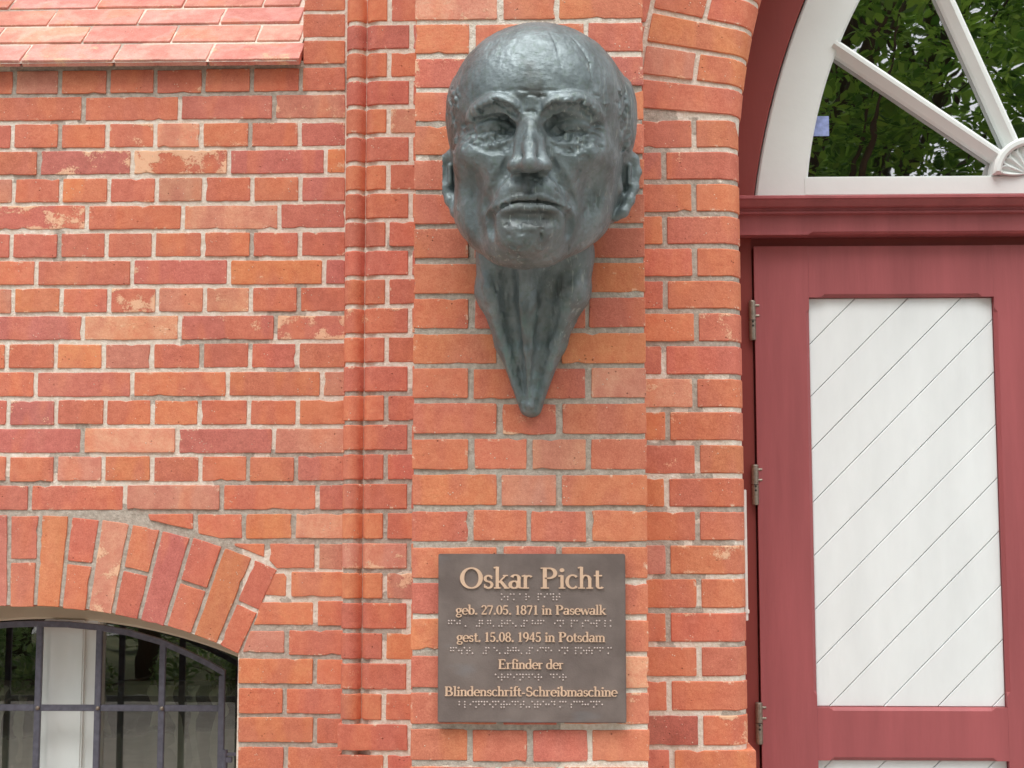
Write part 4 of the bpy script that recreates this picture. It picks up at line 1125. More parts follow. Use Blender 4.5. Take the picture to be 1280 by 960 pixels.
    # ---- brows
    ridge([(588, 156), (593, 143), (606, 132), (624, 127), (640, 134), (649, 146)], [0.007, 0.010, 0.013, 0.014, 0.012, 0.009], [0.004, 0.009, 0.013, 0.015, 0.012, 0.005], 0.012)
    ridge([(676, 148), (686, 135), (702, 127), (720, 126), (738, 132), (749, 146)], [0.009, 0.012, 0.014, 0.013, 0.010, 0.007], [0.005, 0.013, 0.015, 0.013, 0.009, 0.003], 0.012)
    groove([(598, 140), (612, 137), (628, 135), (643, 144)], [0.005, 0.008, 0.010, 0.008], [0.003, 0.009, 0.013, 0.009], 0.008)
    groove([(682, 146), (694, 137), (712, 135), (730, 138), (742, 146)], [0.008, 0.010, 0.009, 0.006, 0.004], [0.009, 0.013, 0.010, 0.006, 0.003], 0.008)
    rr = random.Random(5)
    for i in range(34):                                                       # bushy tufts
        t = i / 33.0
        for L in (0, 1):
            x = (592 + 54 * t) if L == 0 else (682 + 66 * t)
            yb = 128 + 14 * (abs(t - .55) / .5) ** 2 if L == 0 else 127 + 14 * (abs(t - .42) / .5) ** 2
            y = yb + rr.uniform(-4, 5); dx = rr.uniform(2, 6) * (-1 if L == 0 else 1)
            (ridge if rr.random() < .6 else groove)([(x, y + 2), (x + dx, y - rr.uniform(0, 4))], [0.0028, 0.0018], 0.0019, 0.003)
    # ---- eyes
    for cx, s_ in ((617, -1), (715, 1)):
        fd.ell(p(cx, 165, 2.834), (0.031, 0.026, 0.024), 0.012)
        ridge([(cx - 25, 164), (cx - 13, 157), (cx + 1, 154), (cx + 14, 156), (cx + 25, 163)], [0.004, 0.006, 0.007, 0.006, 0.004], [0.001, 0.0025, 0.003, 0.0025, 0.001], 0.006)
        groove([(cx - 21, 168), (cx - 10, 165), (cx + 2, 165), (cx + 14, 166), (cx + 21, 168)], 0.0026, [0.001, 0.0032, 0.0036, 0.0032, 0.001], 0.003)
        ridge([(cx - 20, 172), (cx - 8, 173), (cx + 6, 173), (cx + 19, 170)], [0.003, 0.0045, 0.0045, 0.003], [0.0005, 0.002, 0.002, 0.0005], 0.004)
        groove([(cx - 20, 182), (cx - 6, 187), (cx + 9, 185), (cx + 23, 177)], 0.005, [0.0005, 0.0016, 0.0016, 0.0005], 0.008)
        for dy in (-7, 0, 8, 15):
            groove([(cx + s_ * 24, 163 + dy * .6), (cx + s_ * 32, 163 + dy), (cx + s_ * 39, 166 + dy * 1.3)], [0.003, 0.0045, 0.003], [0.002, 0.0035, 0.001], 0.005)
            ridge([(cx + s_ * 26, 167 + dy * .6), (cx + s_ * 34, 167 + dy)], [0.004, 0.003], 0.002, 0.004)
    for i in range(64):                                                       # crumbled surface round the eyes
        cx = 617 if i % 2 else 715
        x, y = cx + rr.uniform(-27, 27), 173 + rr.uniform(-14, 16)
        (ridge if rr.random() < .5 else groove)([(x, y), (x + rr.uniform(-6, 6), y + rr.uniform(-3, 4))], rr.uniform(0.002, 0.0035), rr.uniform(0.0012, 0.0026), 0.003)
    # ---- cheeks and folds
    groove([(631, 213), (622, 226), (611, 243), (604, 258)], [0.007, 0.009, 0.009, 0.006], [0.002, 0.004, 0.0035, 0.0005], 0.016)
    groove([(693, 213), (702, 226), (714, 243), (721, 258)], [0.007, 0.009, 0.009, 0.006], [0.002, 0.004, 0.0035, 0.0005], 0.016)
    # ---- mouth: wide, thin, drawn down at the corners
    fd.ell(S(661, 239, -0.017), (0.056, 0.022, 0.024), 0.018)
    groove([(661, 224), (661, 241)], [0.005, 0.006], [0.003, 0.002], 0.008)
    ridge([(624, 257), (640, 249), (653, 246), (661, 247.5), (669, 246), (684, 249), (703, 258)], [0.003, 0.005, 0.006, 0.006, 0.006, 0.005, 0.003], [0.0005, 0.003, 0.0045, 0.004, 0.0045, 0.003, 0.0005], 0.005)
    groove([(609, 272), (619, 264), (635, 256), (651, 252.5), (661, 253), (672, 252.5), (689, 256), (706, 264), (717, 274)], [0.006, 0.0055, 0.0040, 0.0035, 0.0035, 0.0035, 0.0040, 0.0055, 0.006], [0.002, 0.006, 0.007, 0.007, 0.007, 0.007, 0.007, 0.006, 0.002], 0.004)
    ridge([(630, 264), (646, 261), (661, 261.5), (677, 261), (695, 264)], [0.005, 0.008, 0.009, 0.008, 0.005], [0.001, 0.0055, 0.006, 0.0055, 0.001], 0.007)
    groove([(634, 274), (648, 275), (660, 275.5), (674, 275), (690, 274)], [0.008, 0.010, 0.010, 0.010, 0.008], [0.002, 0.0045, 0.005, 0.0045, 0.002], 0.012)
    groove([(613, 270), (610, 282), (614, 294)], [0.008, 0.009, 0.006], [0.0015, 0.002, 0.0003], 0.012)
    groove([(712, 271), (715, 283), (711, 295)], [0.008, 0.009, 0.006], [0.0015, 0.002, 0.0003], 0.012)
    fd.ell(S(656, 294, -0.018), (0.044, 0.022, 0.028), 0.024)               # chin knob
    for i in range(30):
        x, y = 655 + rr.uniform(-24, 24), 290 + rr.uniform(-12, 22)
        (ridge if rr.random() < .5 else groove)([(x, y), (x + rr.uniform(-5, 5), y + rr.uniform(-4, 4))], rr.uniform(0.002, 0.0035), rr.uniform(0.0004, 0.0010), 0.004)
    # ---- forehead
    for yy, xa, xb in ((113, 612, 716),):
        groove([(xa + (xb - xa) * i / 6.0, yy + rr.uniform(-1.5, 1.5)) for i in range(7)], 0.0022, 0.0002, 0.004)
    groove([(656, 121), (654, 138)], 0.003, 0.002, 0.006); groove([(673, 121), (675, 138)], 0.003, 0.002, 0.006)
    groove([(687, 40), (697, 62), (702, 92), (702, 112)], 0.0016, 0.0012, 0.002)       # casting cracks
    groove([(716, 48), (733, 70), (740, 100)], 0.0014, 0.0011, 0.002)
    # ---- hair, short and combed back at the temples
    for i in range(60):
        L = i % 2
        y = rr.uniform(104, 186); x = (568 + rr.uniform(-9, 5)) if L == 0 else (781 + rr.uniform(-7, 8))
        (ridge if rr.random() < .6 else groove)([(x, y), (x + rr.uniform(-3, 3), y + 7), (x + rr.uniform(-4, 4), y + 13)], [0.0016, 0.0028, 0.0016], 0.0011, 0.003)
    for i in range(130):
        x = rr.uniform(566, 782); y = rr.uniform(118, 322)
        if 640 < x < 686 and 145 < y < 215: continue
        a_ = rr.uniform(-0.6, 0.6) + (1.2 if y > 200 else 0.2); L_ = rr.uniform(4, 13)
        (ridge if rr.random() < .4 else groove)([(x, y), (x + L_ * .5 * math.cos(a_), y + L_ * .5 * math.sin(a_)), (x + L_ * math.cos(a_ + .15), y + L_ * math.sin(a_ + .15))], [0.0010, 0.0018, 0.0010], rr.uniform(0.0003, 0.0008), 0.0025)
    # ---- ears
    for s_, (cx, cy) in ((-1, (565, 227)), (1, (784, 227))):
        e = lambda dx, dy, Y: p(cx + s_ * dx, cy + dy, Y)
        fd.ell(e(-24, 4, 3.02), (0.036, 0.075, 0.085), 0.025)
        fd.ell(e(-3, 2, 2.998), (0.025, 0.028, 0.060), 0.016)
        fd.path([e(-7, -24, 2.962), e(1, -33, 2.972), e(9, -28, 2.980), e(12, -12, 2.984), e(9, 8, 2.980), e(3, 24, 2.974), e(-5, 38, 2.970), e(-14, 45, 2.972)], [0.007, 0.009, 0.009, 0.0085, 0.008, 0.009, 0.010, 0.009], 0.009)
        fd.ell(e(-1, -3, 2.960), (0.0100, 0.016, 0.030), 0.008, 'cut')
        fd.ell(e(-4, 6, 2.966), (0.008, 0.020, 0.013), 0.006, 'cut')
        fd.path([e(3, -20, 2.968), e(2, 2, 2.970)], [0.005, 0.004], 0.006)
        fd.ell(e(-11, 6, 2.955), (0.008, 0.012, 0.016), 0.010)
    # ---- cords of the neck, soft
    ridge([(656, 345), (657, 385), (660, 440), (662, 505)], [0.009, 0.011, 0.009, 0.006], [0.002, 0.003, 0.003, 0.002], 0.010)
    ridge([(609, 345), (618, 388), (634, 440), (650, 500)], [0.010, 0.010, 0.008, 0.005], [0.003, 0.004, 0.003, 0.002], 0.010)
    ridge([(722, 345), (708, 388), (692, 440), (674, 500)], [0.010, 0.010, 0.008, 0.005], [0.003, 0.004, 0.003, 0.002], 0.010)
    groove([(632, 345), (638, 390), (647, 445), (656, 500)], [0.014, 0.013, 0.009, 0.005], [0.001, 0.002, 0.002, 0.001], 0.014)
    groove([(690, 345), (682, 390), (674, 445), (668, 500)], [0.014, 0.013, 0.009, 0.005], [0.001, 0.002, 0.002, 0.001], 0.014)
    ridge([(596, 338), (597, 366), (606, 398), (622, 444), (638, 490), (652, 516), (662, 520), (672, 515), (686, 480), (702, 434), (720, 396), (735, 370), (739, 340)], [0.005, 0.006, 0.006, 0.006, 0.005, 0.005, 0.005, 0.005, 0.005, 0.006, 0.006, 0.006, 0.005], [0.003, 0.005, 0.006, 0.006, 0.005, 0.004, 0.003, 0.004, 0.005, 0.006, 0.006, 0.005, 0.003], 0.005)   # raised rim
    for i in range(40):
        t = rr.random(); y = 350 + 165 * t; hw = 52 * (1 - t) + 8; x = 661 + rr.uniform(-hw, hw)
        (ridge if rr.random() < .5 else groove)([(x, y), (x + rr.uniform(-3, 3) + (661 - x) * .06, y + rr.uniform(5, 16))], rr.uniform(0.0015, 0.003), rr.uniform(0.0006, 0.0016), 0.004)
    # flat back, against the bricks
    sl, X, Y, Z = fd.window((-1, 2, 1), (1, 4, 4))
    fd.D[sl] = np.maximum(fd.D[sl], (Y - 3.1035) + 0 * X + 0 * Z)
    V, F = fd.surface()
    # clay-like unevenness of the modelled surface
    me = bpy.data.meshes.new('bust')
    c = P(664, 500, YP); c = Vector((c.x, YP, c.z))
    me.vertices.add(len(V)); me.vertices.foreach_set('co', (V - np.array(c)).astype(np.float32).ravel())
    me.loops.add(len(F) * 4); me.loops.foreach_set('vertex_index', F.ravel().astype(np.int32))
    me.polygons.add(len(F)); me.polygons.foreach_set('loop_start', np.arange(0, len(F) * 4, 4, dtype=np.int32))
    me.polygons.foreach_set('use_smooth', np.ones(len(F), dtype=bool))
    me.update(calc_edges=True); me.validate()
    no = np.zeros(len(V) * 3, dtype=np.float32); me.vertices.foreach_get('normal', no); no = no.reshape(-1, 3)
    disp = np.array([0.0012 * mnoise.noise(Vector(v) * 42) + 0.0007 * mnoise.noise(Vector((v[0] * 120, v[1] * 120, v[2] * 70))) + 0.0006 * mnoise.noise(Vector(v) * 260) for v in V])
    back = np.clip((3.09 - V[:, 1]) / 0.02, 0, 1)
    W = (V - np.array(c)) + no * (disp * back)[:, None]
    me.vertices.foreach_set('co', W.astype(np.float32).ravel()); me.update()
    return link(me, 'bust', mat_bronze(), None, c)
bust = build_bust()
tag(bust, 'weathered grey bronze head of a bald man with tapering neck, mounted on the brick pilaster', 'bust')
# ------------------------------------------------------------------ inscribed bronze plaque
def mat_plaque():
    m, nt, b = newmat('brown_bronze_plate'); g = NT(nt); p = g.pos()
    n1 = g.noise(p, 11.0, 4, 0.6)
    c = g.mix(g.ramp(n1, 0.35, 0.65), lin((122, 110, 106)), lin((142, 130, 125)))
    st = g.noise(g.mapping(p, (1, 1, 0.10)), 40.0, 2); drip = g.math('MULTIPLY', g.ramp(st, 0.70, 0.74), g.ramp(g.noise(p, 13.0, 1), 0.56, 0.62))
    c = g.mix(g.math('MULTIPLY', drip, 0.6), c, lin((188, 190, 190)))
    c = g.mix(g.math('MULTIPLY', g.ramp(g.noise(g.mapping(p, (0.6, 1, 1.6), (3, 0, 1)), 7.0, 3), 0.60, 0.72), 0.35), c, lin((150, 160, 168)))
    nt.links.new(c, b.inputs['Base Color']); b.inputs['Metallic'].default_value = 0.35
    b.inputs['Roughness'].default_value = 0.42
    nt.links.new(g.bump(g.noise(p, 300.0, 3), 0.0006, 0.6), b.inputs['Normal'])
    return m
M_PLQ = mat_plaque()
M_LET = mat_simple('rubbed_bronze_lettering', lin((236, 202, 174)), 0.38, 0.30, 0.08, 40.0)
M_DOT = mat_simple('rubbed_bronze_dots', lin((196, 182, 176)), 0.35, 0.45, 0.05, 40.0)
YQ = YP - 0.020
q0 = P(547, 903, YQ); q1 = P(781.5, 692.5, YQ)
plq = empty('plaque', ((q0.x + q1.x) / 2, YQ + 0.018, q0.z), 'square brown bronze memorial plaque with raised lettering and braille under the head', 'plaque')
MB().box(q0.x, q1.x, YQ, YP - 0.0005, q0.z, q1.z, 0.0016).build('plate', M_PLQ, plq, plq.location)
T, t_ = 0.135, 0.058
def L(x0, y0, x1, y1, w_): return ('l', x0, y0, x1, y1, w_)
def A(cx, cy, rx, ry, a0, a1, T1=T, t1=t_): return ('a', cx, cy, rx, ry, a0, a1, T1, t1)
def foot(x, y=0.0, h=0.16): return L(x - h, y + 0.025 * (1 if y < 0.3 else -1), x + h, y + 0.025 * (1 if y < 0.3 else -1), 0.05)
def flag(x, y): return L(x - 0.14, y - 0.05, x, y - 0.01, 0.06)
GL = {
 'O': (0.90, [A(.45, .5, .36, .48, 0, 360, .16)]), 'P': (0.70, [L(.19, 0, .19, 1, .15), foot(.19), foot(.19, 1.0, .16), A(.34, .735, .25, .24, -90, 90, .15), L(.19, .972, .34, .972, t_), L(.19, .495, .34, .495, t_)]),
 'E': (0.72, [L(.19, 0, .19, 1, .15), L(.05, .972, .60, .972, .06), L(.19, .51, .48, .51, t_), L(.05, .028, .63, .028, .06), L(.60, 1, .60, .80, t_), L(.63, 0, .63, .22, t_), L(.48, .6, .48, .42, t_)]),
 'B': (0.76, [L(.19, 0, .19, 1, .15), L(.05, .972, .36, .972, .06), L(.05, .028, .38, .028, .06), L(.19, .515, .38, .515, t_), A(.36, .745, .22, .23, -90, 90, .14), A(.38, .27, .27, .245, -90, 90, .15)]),
 'S': (0.62, [A(.31, .735, .19, .235, 25, 270, .13, .07), A(.31, .265, .21, .24, 90, -155, .13, .07), L(.50, .95, .50, .74, .05), L(.10, .05, .10, .28, .05)]),
 'a': (0.50, [A(.20, .185, .155, .165, 0, 360), L(.385, .04, .385, .47, .12), A(.245, .46, .145, .19, 0, 155), L(.385, .04, .49, .03, .06)]),
 'b': (0.56, [L(.13, .02, .13, 1.04, .12), flag(.13, 1.04), A(.29, .32, .195, .30, 0, 360)]), 'c': (0.48, [A(.27, .33, .215, .315, 45, 315)]),
 'd': (0.57, [A(.25, .32, .195, .30, 0, 360), L(.43, .02, .43, 1.04, .12), flag(.43, 1.04), L(.43, .03, .53, .04, .06)]), 'e': (0.50, [A(.26, .33, .21, .315, 0, 318), L(.07, .36, .45, .36, .06)]),
 'f': (0.34, [L(.17, 0, .17, .84, .12), A(.31, .84, .14, .19, 45, 180), L(.02, .62, .34, .62, .06), foot(.17)]), 'g': (0.52, [A(.24, .43, .165, .205, 0, 360), A(.25, -.12, .20, .15, 0, 360, .09, .07), L(.13, .24, .12, .05, .07), L(.35, .58, .50, .60, .07)]),
 'h': (0.58, [L(.13, 0, .13, 1.04, .12), flag(.13, 1.04), foot(.13, 0, .13), A(.29, .43, .155, .20, 0, 160), L(.445, 0, .445, .45, .12), foot(.445, 0, .13)]), 'i': (0.29, [L(.15, 0, .15, .63, .12), flag(.15, .64), foot(.15, 0, .13), A(.15, .88, .045, .045, 0, 360, .09, .09)]),
 'k': (0.58, [L(.13, 0, .13, 1.04, .12), flag(.13, 1.04), foot(.13, 0, .13), L(.17, .27, .43, .60, .06), L(.25, .36, .48, .02, .12), L(.34, .62, .54, .62, .05), L(.38, .025, .60, .025, .05)]), 'l': (0.29, [L(.14, 0, .14, 1.04, .12), flag(.14, 1.04), foot(.14, 0, .13)]),
 'm': (0.86, [L(.13, 0, .13, .63, .12), flag(.13, .64), A(.28, .43, .15, .19, 0, 160), L(.43, 0, .43, .45, .12), A(.58, .43, .15, .19, 0, 160), L(.73, 0, .73, .45, .12), foot(.13, 0, .12), foot(.43, 0, .12), foot(.73, 0, .12)]),
 'n': (0.58, [L(.13, 0, .13, .63, .12), flag(.13, .64), A(.29, .43, .155, .19, 0, 160), L(.445, 0, .445, .45, .12), foot(.13, 0, .13), foot(.445, 0, .13)]), 'o': (0.53, [A(.265, .325, .205, .305, 0, 360)]), 'r': (0.42, [L(.13, 0, .13, .63, .12), flag(.13, .64), foot(.13, 0, .14), A(.27, .44, .13, .17, 40, 160, .10)]),
 's': (0.42, [A(.205, .475, .125, .14, 25, 270, .11, .07), A(.205, .175, .14, .15, 90, -155, .11, .07), L(.33, .60, .33, .46, .045), L(.065, .04, .065, .20, .045)]), 't': (0.36, [L(.16, .10, .16, .86, .12), A(.265, .13, .105, .11, 180, 330, .11, .06), L(.02, .62, .34, .62, .06)]),
 'w': (0.76, [L(.06, .63, .22, 0, .11), L(.22, 0, .38, .60, .055), L(.38, .60, .54, 0, .11), L(.54, 0, .70, .63, .055), L(-.03, .62, .17, .62, .05), L(.60, .62, .78, .62, .05)]),
 '0': (0.52, [A(.26, .49, .185, .46, 0, 360)]), '1': (0.46, [L(.24, 0, .24, .96, .13), L(.10, .86, .24, .93, .06), foot(.24, 0, .15)]), '2': (0.52, [A(.25, .71, .17, .235, -30, 165, .12, .07), L(.40, .60, .08, .06, .07), L(.06, .06, .46, .06, .11), L(.46, .02, .47, .18, .05)]),
 '4': (0.52, [L(.35, 0, .35, .97, .12), L(.34, .94, .04, .31, .06), L(.03, .29, .50, .29, .08)]), '5': (0.52, [L(.12, .92, .44, .92, .10), L(.12, .94, .10, .52, .06), A(.23, .30, .185, .27, 125, -150, .12, .07)]), '7': (0.52, [L(.05, .91, .47, .91, .10), L(.45, .90, .19, 0, .10), L(.05, .95, .05, .76, .05)]),
 '8': (0.52, [A(.26, .73, .15, .215, 0, 360, .11, .07), A(.26, .26, .18, .24, 0, 360, .12, .07)]), '9': (0.52, [A(.25, .66, .175, .285, 0, 360, .12, .07), A(.19, .52, .245, .49, 25, -80, .11, .07)]),
 '.': (0.25, [A(.12, .07, .045, .045, 0, 360, .09, .09)]), '-': (0.36, [L(.04, .30, .31, .30, .08)]), ' ': (0.27, [])}
def lettering(text, x0, x1, yb, yc):
    """text between pixel columns x0..x1, baseline yb, cap line yc"""
    a = P(x0, yb, YQ); b = P(x1, yb, YQ); ch = P(x0, yc, YQ).z - a.z
    adv = sum(GL[c][0] for c in text); sx = (b.x - a.x) / (adv - 0.08); x = a.x - 0.04 * sx; hgt = 0.0022 + ch * 0.035; k = 0; bold = 1.04 if ch > 0.03 else 1.16
    for c in text:
        wdt, strokes = GL[c]; mb = MB()
        for s_ in strokes:
            k += 1; hh = hgt + (k % 5) * 0.00006; poly = []
            if s_[0] == 'l':
                _, xa, ya, xb, yb_, w_ = s_; d = Vector((xb - xa, yb_ - ya)).normalized(); n = Vector((-d.y, d.x)) * w_ * bold / 2
                poly = [(xa + n.x, ya + n.y), (xb + n.x, yb_ + n.y), (xb - n.x, yb_ - n.y), (xa - n.x, ya - n.y)]
                quads = [poly]
            else:
                _, cx, cy, rx, ry, a0, a1, T1, t1 = s_; n_ = max(8, int(abs(a1 - a0) / 14)); o = []; i_ = []
                for j in range(n_ + 1):
                    th = R_(a0 + (a1 - a0) * j / n_); w_ = bold * (t1 + (T1 - t1) * abs(math.cos(th)) ** 1.5)
                    o.append((cx + (rx + w_ / 2) * math.cos(th), cy + (ry + w_ / 2) * math.sin(th))); i_.append((cx + (rx - w_ / 2) * math.cos(th), cy + (ry - w_ / 2) * math.sin(th)))
                quads = [[o[j], o[j + 1], i_[j + 1], i_[j]] for j in range(n_)]
            to = lambda p, y: (x + p[0] * sx, y, a.z + p[1] * ch)
            nq = len(quads)
            for j, qd in enumerate(quads):
                V = [to(p, YQ - hh) for p in qd] + [to(p, YQ + 0.0005) for p in qd]
                F = [(0, 1, 2, 3), (0, 1, 5, 4), (2, 3, 7, 6)]
                if s_[0] == 'l' or j == 0: F.append((3, 0, 4, 7))
                if s_[0] == 'l' or j == nq - 1: F.append((1, 2, 6, 5))
                mb.add(V, F)
        if strokes: mb.build('letter', M_LET, plq, plq.location)
        x += wdt * sx
lettering('Oskar Picht', 576, 752, 735.5, 709.5)
lettering('geb. 27.05. 1871 in Pasewalk', 570.5, 757, 768, 756.3)
lettering('gest. 15.08. 1945 in Potsdam', 571.5, 756, 802, 790)
lettering('Erfinder der', 623, 704, 836, 824.3)
lettering('Blindenschrift-Schreibmaschine', 556, 771, 869.8, 858.2)
BD = {'a': '1', 'b': '12', 'c': '14', 'd': '145', 'e': '15', 'f': '124', 'g': '1245', 'h': '125', 'i': '24', 'j': '245', 'k': '13', 'l': '123', 'm': '134', 'n': '1345', 'o': '135', 'p': '1234', 'r': '1235', 's': '234', 't': '2345', 'w': '2456', '.': '3', '-': '36', '#': '3456', 'C': '1456', 'X': '156', ' ': ''}
for k, v in zip('1234567890', 'abcdefghij'): BD[k] = BD[v]
def braille(text, x0, x1, yc):
    mb = MB(); n = len(text); cellw = (x1 - x0) / (n - 0.45)
    for i, c in enumerate(text):
        for d in BD[c]:
            d = int(d); col = (d - 1) // 3; row = (d - 1) % 3
            q = P(x0 + i * cellw + col * min(3.5, cellw * 0.5), yc + (row - 1) * 3.4, YQ); r = 0.00215
            V = []; F = []
            for lv, (h_, rr_) in enumerate(((0.0, 1.0), (0.0011, 0.86), (0.0019, 0.45))):
                for s_ in range(8): V.append((q.x + r * rr_ * math.cos(s_ * math.pi / 4), YQ - h_, q.z + r * rr_ * math.sin(s_ * math.pi / 4)))
            for lv in range(2):
                for s_ in range(8): F.append((lv * 8 + s_, lv * 8 + (s_ + 1) % 8, lv * 8 + 8 + (s_ + 1) % 8, lv * 8 + 8 + s_))
            F.append(tuple(range(16, 24))); mb.add(V, F)
    o = mb.build('braille_dots', M_DOT, plq, plq.location, True); o['kind'] = 'stuff'
braille('oskar piCt', 627, 700, 746.3)
braille('geb. #27.#05.#1871 in pasewalk', 561, 767, 779.5)
braille('gest. #15.#08.#1945 in potsdam', 563.5, 764, 813.5)
braille('erfinder der', 619.5, 708, 846.8)
braille('blindenXrift-Xreibmaschine', 574, 753, 880.8)
# ------------------------------------------------------------------ forecourt and the trees across it (seen in the panes)
def mat_ground(name, c0, c1, sc):
    m, nt, b = newmat(name); g = NT(nt); p = g.pos()
    c = g.mix(g.ramp(g.noise(p, sc, 5, 0.65), 0.35, 0.65), lin(c0), lin(c1)); nt.links.new(c, b.inputs['Base Color']); b.inputs['Roughness'].default_value = 0.95
    nt.links.new(g.bump(g.noise(p, 40.0, 3), 0.01, 0.6), b.inputs['Normal']); return m
tag(mesh('ground', [(-80, -90, -0.01), (80, -90, -0.01), (80, 12, -0.01), (-80, 12, -0.01)], [(0, 1, 2, 3)], mat_ground('soil_and_grass', (74, 84, 44), (104, 100, 66), 3.0)), kind='structure')
tag(mesh('forecourt_paving', [(-30, -5.2, 0), (30, -5.2, 0), (30, 3.9, 0), (-30, 3.9, 0)], [(0, 1, 2, 3)], mat_ground('grey_paving', (150, 144, 136), (176, 170, 160), 5.0)), kind='structure')
tag(mesh('street', [(-60, -19, -0.004), (60, -19, -0.004), (60, -13, -0.004), (-60, -13, -0.004)], [(0, 1, 2, 3)], mat_ground('pale_asphalt', (168, 166, 162), (190, 188, 184), 2.0)), kind='structure')
def mat_leaf(name, a, b_):
    m, nt, b = newmat(name); g = NT(nt)
    c = g.mix(g.n('ShaderNodeAttribute', attribute_name='tint').outputs['Fac'], lin(a), lin(b_))
    nt.links.new(c, b.inputs['Base Color']); b.inputs['Roughness'].default_value = 0.5; b.inputs['Specular IOR Level'].default_value = 0.4
    tr = g.n('ShaderNodeBsdfTranslucent'); nt.links.new(c, tr.inputs['Color']); mx = g.n('ShaderNodeMixShader', {0: 0.5})
    nt.links.new(b.outputs[0], mx.inputs[1]); nt.links.new(tr.outputs[0], mx.inputs[2]); nt.links.new(mx.outputs[0], nt.nodes['Material Output'].inputs[0]); return m
M_LEAF = mat_leaf('lime_tree_leaf', (70, 114, 40), (164, 204, 86)); M_BARK = mat_simple('bark', lin((78, 66, 54)), 0.95, 0, 0.3, 12.0, 0.02, 25.0, stretch=(1, 1, 0.25)); M_SHRUB = mat_leaf('shrub_leaf', (84, 116, 60), (158, 182, 112))
def leaves(centres, rad, per, size, mat, parent, name, seed, flat=0.75):
    g = np.random.default_rng(seed); n = len(centres) * per
    C = np.repeat(np.array(centres), per, axis=0); rr = np.repeat(np.array(rad), per)
    d = g.normal(size=(n, 3)); d /= np.linalg.norm(d, axis=1)[:, None]; d *= (g.random(n) ** 0.45)[:, None]; d[:, 2] *= flat
    pos = C + d * rr[:, None]
    u = g.normal(size=(n, 3)); u[:, 2] *= 0.5; u /= np.linalg.norm(u, axis=1)[:, None]
    v = np.cross(u, g.normal(size=(n, 3)) * 0.5 + np.array([0, 0, 1.0])); v /= np.linalg.norm(v, axis=1)[:, None]
    nn = np.cross(u, v); s = size * g.uniform(0.7, 1.25, n)[:, None]
    b0 = pos - u * s * 0.55; t0 = pos + u * s * 0.55; l0 = pos + v * s * 0.36 + nn * s * 0.10; r0 = pos - v * s * 0.36 + nn * s * 0.10
    V = np.stack([b0, l0, t0, r0], 1).reshape(-1, 3); i = np.arange(n) * 4
    me = bpy.data.meshes.new(name); L0 = np.array(parent.location)
    me.vertices.add(4 * n); me.vertices.foreach_set('co', (V - L0).astype(np.float32).ravel())
    F = np.stack([i, i + 1, i + 2, i, i + 2, i + 3], 1).reshape(-1, 3); me.loops.add(len(F) * 3); me.loops.foreach_set('vertex_index', F.astype(np.int32).ravel())
    me.polygons.add(len(F)); me.polygons.foreach_set('loop_start', np.arange(0, len(F) * 3, 3, dtype=np.int32)); me.update(calc_edges=True)
    a = me.attributes.new('tint', 'FLOAT', 'POINT'); a.data.foreach_set('value', np.repeat(g.random(n), 4).astype(np.float32))
    o = link(me, name, mat, parent, parent.location); return o
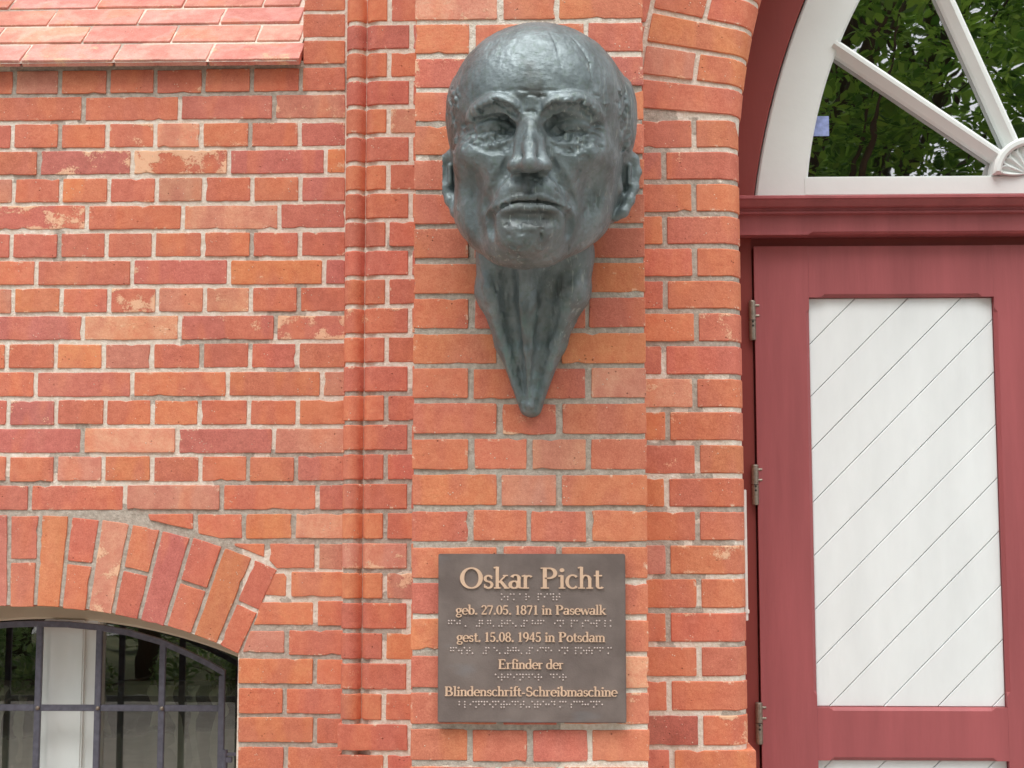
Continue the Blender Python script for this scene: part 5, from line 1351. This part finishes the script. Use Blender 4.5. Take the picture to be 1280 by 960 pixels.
def tree(x, y, hgt, cr, seed, label, base=2.4, trunk=0.16, ncl=120, per=170, size=0.10):
    r = random.Random(seed); root = empty('leafy_tree', (x, y, 0), label, 'tree', 'trees across the forecourt'); tb = MB(); pts = [(x + r.uniform(-.08, .08) * i, y + r.uniform(-.08, .08) * i, hgt * 0.78 * i / 6) for i in range(7)]
    tb.tube(pts, [trunk * (1 - 0.13 * i) for i in range(7)], 10)
    cs = []; rs = []
    for k in range(ncl):
        z = base + (hgt - base) * r.random() ** 0.85; f = (z - base) / (hgt - base); rad = cr * (0.55 + 0.9 * f) * (1 if f < 0.5 else max(0.25, 1.45 - 0.95 * f)); a = r.uniform(0, 6.283); q = rad * math.sqrt(r.uniform(0.08, 1))
        c = Vector((x + q * math.cos(a), y + q * math.sin(a), z)); cs.append(tuple(c)); rs.append(r.uniform(0.35, 0.75))
        if k % 3 == 0:
            s_ = Vector(pts[min(6, max(2, int(f * 5) + 1))]); tb.tube([s_, (s_ + c) / 2 + Vector((0, 0, 0.15)), c], [0.045, 0.028, 0.01], 6)
    tb.build('trunk', M_BARK, root, root.location, True); leaves(cs, rs, per, size, M_LEAF, root, 'crown', seed)
tree(2.6, -6.6, 9.0, 2.3, 1, 'leafy green tree mirrored in the left part of the fanlight')
tree(6.4, -7.4, 10.0, 2.6, 2, 'leafy green tree mirrored at the right edge of the fanlight')
tree(4.4, -10.6, 11.0, 2.8, 3, 'tall green tree behind the others in the fanlight reflection', size=0.12)
tree(-4.3, -7.2, 9.0, 2.2, 4, 'tree whose trunk is mirrored in the arched window', base=3.2)
tree(-6.6, -9.6, 9.5, 2.4, 5, 'tree with its trunk mirrored at the edge of the arched window', base=3.2)
tree(0.4, -12.5, 11.0, 2.8, 6, 'distant green tree on the far side of the forecourt', size=0.13)
tree(7.4, -12.6, 12.5, 3.0, 7, 'tall green tree far right in the fanlight reflection', size=0.13)
tree(3.2, -14.8, 12.5, 3.0, 8, 'tall green tree at the back, closing the gaps in the fanlight reflection', size=0.14)
rs_ = random.Random(9)
for k, (x, y, rr_) in enumerate(((-3.0, -6.4, 0.42), (-4.9, -6.2, 0.40), (-6.2, -7.4, 0.55), (-3.4, -9.6, 0.50), (-7.6, -8.4, 0.6), (-5.4, -11.2, 0.55))):
    root = empty('low_shrub', (x, y, 0), ['low green shrub nearest the arched window', 'low shrub beside the tree trunk', 'broad low shrub between two trunks', 'low shrub behind the first trunk', 'low shrub at the far left bed', 'low shrub before the street'][k], 'shrub', 'shrubs in the front bed')
    cs = [(x + rs_.gauss(0, rr_ * 0.8), y + rs_.gauss(0, rr_ * .6), rs_.uniform(0.1, rr_ * 0.9)) for _ in range(16)]
    leaves(cs, [rr_ * 0.55] * 16, 110, 0.065, M_SHRUB, root, 'foliage', 20 + k)
    st_ = MB()
    for c in cs[:8]: st_.tube([(x, y, 0), c], [0.012, 0.005], 5)
    st_.build('stem', M_BARK, root, root.location)
